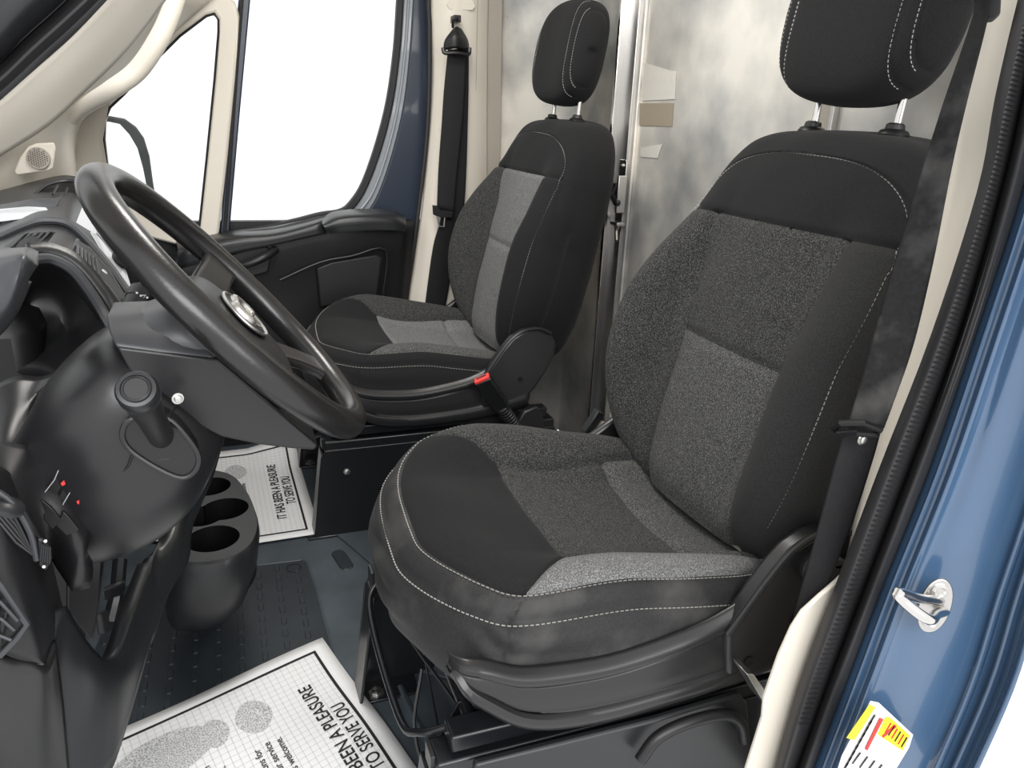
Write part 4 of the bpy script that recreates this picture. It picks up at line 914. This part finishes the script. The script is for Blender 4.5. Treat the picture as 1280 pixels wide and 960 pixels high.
lathe('vent_wheel', [(.010, -.004), (.012, 0), (.010, .004)], U(124, 346, 'y', 1.19), (0, -1, .2), 'silver', v3, 18)
tube('vent_rim', Y3([(97, 300, 1.232), (88, 319, 1.180), (112, 336, 1.160), (135, 360, 1.145), (153, 382, 1.135), (157, 368, 1.160)]), .0028, 'dash_top', v3, 6)
# instrument cowl and recess
ppatch('cluster_recess', [[(38, 322, 1.13), (62, 322, 1.14), (88, 334, 1.14), (112, 360, 1.13), (134, 392, 1.11), (150, 424, 1.06)],
                          [(28, 345, 1.20), (52, 340, 1.21), (82, 352, 1.22), (108, 382, 1.20), (124, 408, 1.16), (128, 432, 1.10)],
                          [(10, 420, 1.24), (40, 380, 1.25), (66, 388, 1.25), (84, 415, 1.24), (92, 440, 1.18), (95, 455, 1.12)],
                          [(-40, 500, 1.15), (-10, 480, 1.16), (20, 465, 1.16), (48, 462, 1.14), (68, 468, 1.10), (60, 480, 1.06)]], 'dash', db, thick=.02)
tube('recess_bead', Y3([(44, 324, 1.12), (64, 324, 1.13), (90, 337, 1.13), (112, 364, 1.12), (132, 396, 1.10), (148, 425, 1.05)]), .007, 'dash_top', db, 8, s=5)
ppatch('instrument_cowl', [[(-60, 322, 1.08), (-20, 316, 1.06), (10, 311, 1.04), (34, 309, 1.02), (48, 314, 1.01)],
                           [(-60, 335, .86), (-20, 325, .85), (10, 317, .84), (34, 314, .84), (48, 330, .88)],
                           [(-60, 400, .80), (-25, 370, .80), (5, 345, .80), (30, 332, .80), (46, 334, .84)],
                           [(-60, 450, .80), (-30, 425, .80), (-2, 398, .80), (20, 370, .80), (36, 350, .84)],
                           [(-60, 470, .84), (-30, 445, .84), (0, 420, .84), (22, 392, .84), (40, 352, .88)]], 'dash_top', db, thick=.012)
lens = slab('instrument_cluster', [(-.52, .76, .66), (-.52, 1.10, .66), (-.60, 1.10, .82), (-.60, .76, .82)], (-.01, 0, 0), 'plastic_dark', db, .002)
# lip under the recess, left of the shroud
ppatch('knee_lip', [[(-60, 520, 1.0), (-20, 490, 1.0), (20, 470, 1.02), (55, 470, 1.03), (90, 455, 1.03), (125, 436, 1.02)],
                    [(-60, 545, .96), (-25, 525, .96), (10, 510, .97), (35, 505, .98), (50, 490, 1.0), (75, 470, 1.01)],
                    [(-60, 575, .92), (-25, 558, .92), (5, 550, .92), (30, 552, .93), (50, 556, .95), (75, 552, .97)],
                    [(-60, 600, .88), (-25, 580, .88), (5, 570, .88), (35, 582, .885), (60, 590, .90), (80, 590, .93)]], 'dash', db, thick=.02)
# switch panel
sp_ = ppatch('switch_panel', [[(-60, 560, .85), (-15, 552, .85), (28, 556, .85), (62, 566, .85), (92, 588, .85), (120, 640, .85)],
                        [(-60, 610, .81), (-15, 590, .81), (18, 592, .81), (48, 620, .81), (76, 650, .81), (108, 690, .815)],
                        [(-60, 650, .79), (-15, 620, .79), (14, 622, .79), (42, 660, .795), (64, 700, .85), (90, 740, .81)]], 'plastic', db, thick=.02)
for i, q in enumerate([[(71, 588), (84, 592), (66, 628), (53, 618)], [(88, 588), (98, 600), (80, 634), (69, 629)], [(52, 622), (65, 632), (78, 648), (66, 660), (56, 648)], [(80, 637), (88, 645), (100, 660), (84, 668), (70, 655)]]):
    slab('switch_button', [U(a, b, 'y', .822 if b < 640 and i < 2 else .812) for a, b in q], (0, -.004, 0), 'plastic_dark', db, .001)
for q in ([(76, 604), (80, 600), (82, 605), (78, 607)], [(92, 597), (96, 596), (94, 604), (90, 605)], [(96, 626), (99, 625), (99, 630), (97, 629)]):
    slab('switch_icon', [U(a, b, 'y', .8150) for a, b in q], (0, -.001, 0), 'red', db, 0)
for q in ([(73, 588), (68, 600), (54, 618)], [(90, 589), (85, 598)], [(94, 605), (80, 628), (76, 637)]): tube('button_edge', [U(a, b, 'y', .816) for a, b in q], .0005, 'ink_grey', db, 5)
# driver-side end of the dash with two vents
ppatch('dash_end', [[(-70, 560, .80), (-20, 575, .80), (14, 592, .81), (40, 628, .83), (56, 668, .85), (66, 705, .86), (78, 757, .86)],
                    [(-70, 590, .755), (-20, 610, .755), (4, 625, .76), (26, 660, .77), (42, 700, .78), (58, 745, .79), (74, 790, .80)],
                    [(-70, 660, .73), (-25, 680, .735), (0, 700, .74), (18, 725, .745), (36, 760, .75), (50, 795, .755), (60, 826, .76)],
                    [(-70, 800, .72), (-25, 805, .725), (0, 815, .73), (15, 822, .735), (30, 826, .74), (45, 828, .745), (57, 831, .75)]], 'dash', db, thick=.02)
v4 = slab('air_vent', [U(a, b, 'y', .752) for a, b in [(-40, 600), (0, 618), (18, 636), (36, 668), (44, 698), (30, 690), (0, 660), (-40, 640)]], (0, .006, 0), 'plastic_dark', db, .001)
for i in range(5): tube('louvre', [U(a, b, 'y', .748) for a, b in [(-30, 607 + i * 8), (0, 626 + i * 7), (20, 650 + i * 7), (36 + i * 1.5, 682 + i * 3)]], .0016, 'plastic', v4, 6)
tube('vent_rim', [U(a, b, 'y', .748) for a, b in [(-40, 596), (0, 616), (20, 634), (38, 666), (46, 700)]], .003, 'dash_top', v4, 8, s=3)
tg = lathe('thumb_wheel', [(.010, -.004), (.013, -.002), (.013, .002), (.010, .004)], U(12, 634, 'y', .745), (.5, -.2, .8), 'plastic_mid', v4, 18)
tw = slab('vent_dial', [U(a, b, 'y', .752) for a, b in [(47, 670), (56, 672), (64, 682), (66, 696), (58, 712), (48, 705)]], (0, -.004, 0), 'plastic_dark', db, .002)
for i in range(5): tube('dial_rib', [U(52 + i * 2.6, 680 + i * 1, 'y', .745), U(50 + i * 2.8, 700 + i * 1.2, 'y', .745)], .0011, 'plastic_mid', tw, 5)
lathe('dial_icon', [(.0015, 0), (.0015, .001)], U(57, 676, 'y', .746), (0, -1, 0), 'white_print', tw, 10); lathe('dial_icon', [(.0015, 0), (.0015, .001)], U(55, 708, 'y', .746), (0, -1, 0), 'white_print', tw, 10)
v5 = slab('air_vent', [U(a, b, 'y', .722) for a, b in [(-40, 700), (0, 733), (32, 780), (22, 795), (0, 818), (-40, 818)]], (0, .006, 0), 'plastic_dark', db, .001)
for i in range(4): tube('louvre', [U(a, b, 'y', .716) for a, b in [(-20 + i * 9, 728 + i * 12), (-30 + i * 9, 800 + i * 4)]] , .002, 'plastic', v5, 6)
for i in range(3): tube('louvre', [U(a, b, 'y', .713) for a, b in [(-30, 740 + i * 22), (0 + i * 2, 752 + i * 22), (22 - i * 4, 776 + i * 12)]], .0018, 'dash_top', v5, 6)
tube('vent_rim', [U(a, b, 'y', .717) for a, b in [(-40, 696), (0, 729), (34, 780), (22, 797), (0, 820)]], .003, 'dash_top', v5, 8)
# lower skirt with the notch, arm up to the console
ppatch('lower_panel', [[(-70, 822, .725), (-10, 824, .73), (25, 829, .74), (57, 832, .75), (70, 800, .78)],
                       [(-70, 900, .735), (-10, 900, .74), (25, 900, .745), (60, 895, .755), (80, 880, .78)],
                       [(-70, 1000, .76), (-10, 1000, .76), (25, 1000, .765), (60, 1000, .77), (90, 1000, .79)]], 'trim', db, thick=.02)
ppatch('skirt', [[(62, 830, .765), (79, 758, .81), (100, 788, .82), (118, 812, .83), (132, 823, .84), (146, 812, .87), (165, 765, .93), (190, 702, 1.03)],
                 [(52, 900, .77), (78, 860, .785), (100, 860, .795), (122, 862, .805), (140, 862, .82), (158, 850, .85), (178, 800, .92), (204, 722, 1.05)],
                 [(35, 1000, .78), (62, 1000, .785), (88, 1000, .79), (112, 990, .80), (134, 972, .81), (152, 930, .83), (180, 835, .90), (204, 745, 1.03)]], 'plastic_mid', db, thick=.02)
ppatch('console_arm', [[(176, 765, .955), (182, 792, .955), (187, 806, .96), (192, 800, .975)], [(190, 702, 1.03), (196, 716, 1.03), (206, 728, 1.035), (212, 742, 1.04)], [(200, 668, 1.10), (210, 672, 1.08), (224, 680, 1.08), (236, 700, 1.10)], [(212, 632, 1.16), (222, 634, 1.13), (234, 640, 1.13), (242, 656, 1.16)], [(245, 580, 1.2), (252, 582, 1.18), (260, 585, 1.18), (268, 592, 1.2)], [(270, 528, 1.2), (272, 528, 1.18), (276, 528, 1.18), (284, 530, 1.2)]], 'plastic_mid', db, thick=.015)
slab('footwell_liner', [(-.60, .70, 0.0), (-.60, 1.35, 0.0), (-.60, 1.35, .6), (-.60, .70, .6)], (-.01, 0, 0), 'plastic_dark', db, 0)
slab('side_liner', Y3([(82, 690, 1.0), (128, 655, 1.0), (130, 700, 1.0), (122, 760, 1.0), (115, 805, .98), (82, 765, .98)]), (0, .02, 0), 'plastic', db, .004)
box('centre_stack', (-.62, 1.16, .20), (-.26, 1.66, .72), 'plastic_dark', db, .03)
box('glove_box', (-.70, 1.66, .42), (-.34, 2.27, .78), 'plastic', db, .03)
# pedal bracket and pedals
pd = thing('brake_pedal', 'black pedal arm hanging in the driver footwell behind the dash skirt', 'pedal', tuple(U(145, 770, 'y', 1.25)))
tube('pedal_arm', Y3([(150, 700, 1.30), (146, 740, 1.26), (138, 775, 1.24)]), .012, 'steel_black', pd, 8, s=4)
slab('pedal_pad', Y3([(118, 768, 1.22), (134, 760, 1.25), (140, 785, 1.24), (122, 795, 1.21)]), (.01, 0, 0), 'rubber', pd, .003)
slab('pedal_bracket', Y3([(128, 738, 1.20), (153, 730, 1.24), (154, 744, 1.24), (130, 752, 1.20)]), (0, .03, -.01), 'plastic_mid', pd, .003)

# ------------------------------------------------------------------ cup holder console
cz_ = .262
cup = thing('cup_holder_console', 'black floor console with three merging cup holders, left of the paper mat', 'cup holder', tuple(U(265, 700, 'z', 0.0)))
topo = [(228, 600), (246, 589), (270, 587), (292, 594), (308, 612), (318, 634), (323, 656), (316, 678), (298, 693), (270, 702), (238, 704), (214, 698), (204, 676), (208, 640), (216, 615)]
T0 = cr([U(a, b, 'z', cz_) for a, b in topo], 4, True); cen = T0.mean(0)
def ringz(s, z, dx=0, dy=0): return [np.array([cen[0] + (p[0] - cen[0]) * s + dx, cen[1] + (p[1] - cen[1]) * s + dy, z]) for p in T0]
rings = [ringz(.975, cz_), ringz(1.0, cz_ - .004), ringz(1.015, cz_ - .02), ringz(1.0, cz_ - .06, -.005), ringz(.97, .165, -.012), ringz(.90, .13, -.02), ringz(.78, .10, -.03), ringz(.55, .085, -.04)]
n = len(T0); V = [p for r in rings for p in r]; F = [(i * n + j, i * n + (j + 1) % n, (i + 1) * n + (j + 1) % n, (i + 1) * n + j) for i in range(len(rings) - 1) for j in range(n)]; F.append(tuple(range((len(rings) - 1) * n, len(rings) * n)))
O('console_body', V, F, 'plastic_mid', cup)
holes = [(U(262, 608, 'z', cz_), .041), (U(281, 636, 'z', cz_), .044), (U(252, 645, 'z', cz_), .040), (U(266, 673, 'z', cz_), .046)]
g = 90; lo = T0.min(0) - .01; hi = T0.max(0) + .01; X_, Y_ = np.meshgrid(np.linspace(lo[0], hi[0], g), np.linspace(lo[1], hi[1], g), indexing='ij')
R0 = np.array(rings[0])[:, :2]
def inpoly(V):
    P = V[:, :2]; d = np.full(len(P), 9.); ins = np.zeros(len(P), bool)
    for i in range(n):
        a, b = R0[i], R0[(i + 1) % n]; ab = b - a; t = np.clip(((P - a) @ ab) / (ab @ ab + 1e-12), 0, 1); d = np.minimum(d, np.linalg.norm(P - a - t[:, None] * ab, axis=1))
        c = (a[1] > P[:, 1]) != (b[1] > P[:, 1]); xx = a[0] + (P[:, 1] - a[1]) / (b[1] - a[1] + 1e-15) * (b[0] - a[0]); ins ^= c & (P[:, 0] < xx)
    return np.where(ins, d, -d)
def inhole(V): return np.max([r - np.linalg.norm(V[:, :2] - c[:2], axis=1) for c, r in holes], 0)
Vg = np.column_stack([X_.ravel(), Y_.ravel(), np.full(g * g, cz_)]); Tg = grid_tris(g, g, False); lb_ = np.zeros(len(Tg), int)
Vg, Tg, lb_ = split(Vg, Tg, lb_, inpoly, 1); Vg, Tg, lb_ = split(Vg, Tg, lb_, inhole, 2)
k_ = lb_ == 1; u_, inv_ = np.unique(Tg[k_], return_inverse=True); tri = inv_.reshape(-1, 3); PT = Vg[u_]
# hole walls: drop every edge on the hole border
from collections import Counter
ec = Counter(tuple(sorted((t[i], t[(i + 1) % 3]))) for t in tri for i in range(3)); onb = np.abs(inhole(PT)) < 2e-4
PV = list(PT); FF = [tuple(t) for t in tri]; low = {}
wallF = []; WV = []; wl_i = {}
def wv(i, z):
    if (i, z) not in wl_i: wl_i[(i, z)] = len(WV); q = PT[i].copy(); q[2] = cz_ - z; WV.append(q)
    return wl_i[(i, z)]
for (a, b), c_ in ec.items():
    if c_ == 1 and onb[a] and onb[b]: wallF.append((wv(a, 0), wv(b, 0), wv(b, .09), wv(a, .09)))
O('console_top', PV, FF, 'plastic_mid', cup); O('cup_wall', WV, wallF, 'plastic_dark', cup)
slab('cup_floor', ringz(.9, cz_ - .09), (0, 0, -.004), 'plastic_dark', cup, 0)

# ------------------------------------------------------------------ paper floor mats
def text_mesh(s, size, sx=.62, bold=.012):
    c = bpy.data.curves.new('lettering', 'FONT'); c.body = s; c.size = size; c.offset = bold * size; c.align_x = 'LEFT'
    o = bpy.data.objects.new('lettering_tmp', c); COL.objects.link(o); dg = bpy.context.evaluated_depsgraph_get(); me = o.evaluated_get(dg).to_mesh()
    V = [(v.co.x * sx, v.co.y) for v in me.vertices]; F = [tuple(p.vertices) for p in me.polygons]
    o.evaluated_get(dg).to_mesh_clear(); bpy.data.objects.remove(o); return V, F
def make_mat(label, K, r, b, Wd, Ht, hf, m_label_group=None, light=0):
    """K = page corner at the end of the reading direction, r = reading direction, b = up the page; hf = height of the sheet over (s, t)"""
    r = np.array([*r, 0.]); b = np.array([*b, 0.]); r /= np.linalg.norm(r); b /= np.linalg.norm(b); K = np.array([*K, 0.])
    root = thing('paper_floor_mat', label, 'paper mat', tuple(K))
    def pg(s, t, h=0): return K + r * s + b * t + np.array([0, 0, hf(s, t) + h])       # s in [-Wd, 0], t in [0, Ht]
    def quad(s0, t0, s1, t1, h, name=None, ret=False):
        n1 = max(2, int(abs(s1 - s0) / .02) + 1); n2 = max(2, int(abs(t1 - t0) / .02) + 1); V = [pg(a, c, h) for a in np.linspace(s0, s1, n1) for c in np.linspace(t0, t1, n2)]
        F = [(i * n2 + j, i * n2 + j + 1, (i + 1) * n2 + j + 1, (i + 1) * n2 + j) for i in range(n1 - 1) for j in range(n2 - 1)]; return V, F
    def join(L):
        V = []; F = []
        for v, f in L: o_ = len(V); V += v; F += [tuple(i + o_ for i in q) for q in f]
        return V, F
    v, f = quad(-Wd, 0, 0, Ht, .0); o = O('sheet', v, f, 'white', root); s_ = o.modifiers.new('s', 'SOLIDIFY'); s_.thickness = .0006
    m_ = .027; bw = .0055
    v, f = join([quad(-Wd + m_, m_, -m_, m_ + bw, .0012), quad(-Wd + m_, Ht - m_ - bw, -m_, Ht - m_, .0012), quad(-Wd + m_, m_, -Wd + m_ + bw, Ht - m_, .0012), quad(-m_ - bw, m_, -m_, Ht - m_, .0012)])
    O('border_print', v, f, 'ink', root)
    L = []; st_ = .0125; lw = .0004
    k = 1
    while m_ + k * st_ < Wd - m_: L.append(quad(-m_ - k * st_, m_, -m_ - k * st_ + lw, Ht - m_, .0009)); k += 1
    k = 1
    while m_ + k * st_ < Ht - m_: L.append(quad(-Wd + m_, m_ + k * st_, -m_, m_ + k * st_ + lw, .0009)); k += 1
    v, f = join(L); O('grid_print', v, f, 'ink_grey', root)
    def txt(s, size, s0, t0, sx=.62, right=False, bold=.012):
        V, F = text_mesh(s, size, 1.0, bold); mx = max(p[0] for p in V); k_ = sx / mx; V = [(p[0] * k_, p[1]) for p in V]; mx = sx
        V = [pg(s0 + p[0] - (mx if right else 0), t0 + p[1], .0014) for p in V]; return V, F
    for tx in [txt('IT HAS BEEN A PLEASURE', .034, -.10, .070, .32, True), txt('TO SERVE YOU', .034, -.178, .039, .168, True)]: O('lettering', tx[0], tx[1], 'ink', root, False)
    small = [('Thank you for your business. Please', .125), ('feel free to share any suggestions for', .143 - .009), ('improvement regarding our service', .125 - .006), ('they are always welcome.', .125 - .018)]
    for tx in [txt('Your comments and suggestions for', .0165, -.188, .196, .235, True, .01), txt('improving our service', .0165, -.184, .177, .15, True, .01), txt('are always welcome.', .0165, -.186, .158, .145, True, .01),
                 txt('in person', .0165, -.172, .272, .062, True, .01), txt('us.', .0165, -.187, .252, .019, True, .01)]: O('lettering', tx[0], tx[1], 'ink', root, False)
    # two halftone shoe soles
    def sole(s0, t0, part):
        V = []; F = []
        for (cs, ct, a, c, sk) in ((0, 0, .034, .026, 0), (0, .0, 0, 0, 0)):
            if a == 0: continue
        def blob(cs, ct, ra, rb_):
            o_ = len(V); V.append(pg(cs, ct, .0011))
            for q in range(28):
                t = 2 * math.pi * q / 28; V.append(pg(cs + ra * math.cos(t) * (1 + .1 * math.cos(2 * t)), ct + rb_ * math.sin(t), .0011))
            for q in range(28): F.append((o_, o_ + 1 + q, o_ + 1 + (q + 1) % 28))
        if part == 0: blob(s0, t0 + .015, .037, .031)
        else: blob(s0 + .004, t0 + .165, .046, .088); blob(s0 + .002, t0 + .082, .030, .024)
        return V, F
    for s0 in (-.115, -Wd + .115):
        for part in (0, 1): v, f = sole(s0, .165, part); O('shoe_print', v, f, 'foot', root, False)
    return root
K1 = U(403, 800, 'z', .006); e1 = U(520, 960, 'z', .006) - K1; e2 = U(150, 913, 'z', .006) - K1
make_mat('printed white paper mat with shoe marks on the floor before the driver seat', K1[:2], -e1[:2], e2[:2], .52, .60, lambda s, t: .0105 + .0035 * math.sin(s * 22 + 1) * math.sin(t * 14 + .6))
def curl(s, t):
    u = max(0, s + .16) ; return .007 + .9 * u * u + .25 * max(0, s + .12) * max(0, .14 - t) / .14
k2n = U(401, 667, 'z', .006); d2 = np.array([-.03, 1.0]); Wd2 = .52
K2 = k2n[:2] + d2 / np.linalg.norm(d2) * Wd2
make_mat('printed white paper mat with curled corner on the floor before the passenger seat', K2, d2, (-1.0, -.02), Wd2, .34, curl)

# ------------------------------------------------------------------ seat belts
def webbing(name, L, R, m, parent, th=.0014):
    a = cr(Y3(L), 6); b = cr(Y3(R), 6); c = (a + b) / 2; nrm = np.cross(b[0] - a[0], a[1] - a[0]); nrm /= np.linalg.norm(nrm); nrm = nrm if nrm @ (CAM - a[0]) > 0 else -nrm
    n = len(a); V = []; F = []
    cols = [a, a * .92 + b * .08 + nrm * .0009, c * 1 + nrm * .0004, a * .08 + b * .92 + nrm * .0009, b]
    for k in range(n): V += [q[k] for q in cols]
    for k in range(n - 1):
        for j in range(4): F.append((k * 5 + j, k * 5 + j + 1, (k + 1) * 5 + j + 1, (k + 1) * 5 + j))
    o = O(name, V, F, m, parent); s = o.modifiers.new('s', 'SOLIDIFY'); s.thickness = th; s.offset = 0; return o
b1 = thing('driver_seat_belt', 'dusty black seatbelt strap running down the near cream pillar', 'seatbelt', tuple(U(1100, 480, 'y', .56)))
webbing('webbing', [(1222, -20, .575), (1216, 22, .575), (1179, 131, .57), (1151, 219, .57), (1120, 320, .57), (1092, 420, .565), (1072, 490, .56), (1060, 530, .56)], [(1240, -20, .555), (1234, 26, .555), (1208, 131, .55), (1188, 219, .55), (1166, 330, .55), (1142, 430, .545), (1118, 500, .54), (1105, 535, .54)], 'belt_dusty', b1)
webbing('lower_webbing', [(1058, 530, .575), (1044, 577, .575), (1022, 660, .575), (1000, 740, .575), (985, 800, .575), (975, 840, .575)], [(1103, 530, .56), (1090, 577, .56), (1063, 660, .56), (1032, 735, .56), (1008, 775, .565), (990, 830, .57)], 'belt', b1)
g_ = tube('guide_loop', Y3([(1042, 536, .58), (1052, 529, .56), (1080, 529, .54), (1100, 537, .54), (1096, 543, .545), (1070, 541, .545), (1048, 543, .565)]), .0038, 'plastic_dark', b1, 8, closed=True)
bolt('guide_stud', U(1077, 549, 'y', .548), (0, -1, 0), .004, 'zinc', b1, False)
slab('shoulder_anchor', [U(a, b, 'y', .585) for a, b in [(1214, -25), (1240, -25), (1238, 20), (1228, 30), (1216, 24)]], (0, -.012, 0), 'plastic_dark', b1, .003)
b2 = thing('passenger_seat_belt', 'clean black seatbelt hanging on the far cream pillar behind the passenger seat', 'seatbelt', tuple(U(570, 200, 'y', 2.27)))
webbing('webbing', [(560, 62, 2.262), (555, 110, 2.262), (552, 155, 2.262), (548, 210, 2.262), (546, 262, 2.262)], [(583, 62, 2.258), (581, 110, 2.258), (578, 155, 2.258), (572, 210, 2.258), (567, 268, 2.258)], 'belt', b2)
webbing('rear_webbing', [(566, 62, 2.275), (562, 140, 2.28), (553, 260, 2.28), (541, 310, 2.285), (530, 390, 2.29)], [(586, 60, 2.275), (585, 140, 2.28), (580, 260, 2.28), (566, 330, 2.285), (554, 400, 2.29)], 'belt', b2)
ppatch('shoulder_cap', [[(566, 36, 2.25), (571, 33, 2.245), (577, 36, 2.25)], [(556, 50, 2.245), (570, 44, 2.225), (585, 50, 2.245)], [(554, 62, 2.245), (570, 60, 2.225), (587, 64, 2.245)]], 'plastic_dark', b2, thick=.015)
tube('cap_loop', Y3([(554, 60, 2.24), (556, 66, 2.235), (570, 66, 2.23), (585, 68, 2.235), (587, 60, 2.24)]), .006, 'plastic_dark', b2, 8, s=4)
tube('coat_hook', Y3([(566, 34, 2.27), (566, 25, 2.25), (572, 22, 2.25), (574, 26, 2.25)]), .004, 'steel_black', b2, 8)
bx_ = U(570, 24, 'y', 2.27); box('hook_block', tuple(bx_ - [.008, .012, .008]), tuple(bx_ + [.012, .03, .01]), 'plastic_dark', b2, .002)
slab('tongue_grip', [U(a, b, 'y', 2.255) for a, b in [(540, 256), (546, 257), (550, 262), (566, 265), (565, 272), (550, 272), (541, 268)]], (0, -.008, 0), 'plastic_dark', b2, .002)
tube('metal_tongue', [U(a, b, 'y', 2.25) for a, b in [(547, 271), (556, 271), (555, 283), (549, 283)]], .003, 'zinc', b2, 8, closed=True)

# small loose things
tube('yellow_wire', Y3([(432, 541, 1.72), (434, 548, 1.70), (438, 556, 1.69)]), .0025, 'yellow_wire', s2, 6, s=3)
lv0 = slab('lever_arm', Y3([(731, 541, 1.22), (748, 514, 1.22), (756, 518, 1.22), (742, 542, 1.22)]), (0, .02, 0), 'plastic_mid', s1, .002)
slab('lever_arm', Y3([(745, 543, 1.21), (756, 528, 1.21), (768, 535, 1.21), (760, 546, 1.21)]), (0, .015, 0), 'cream_dark', s1, .002)
bpy.context.view_layer.update()
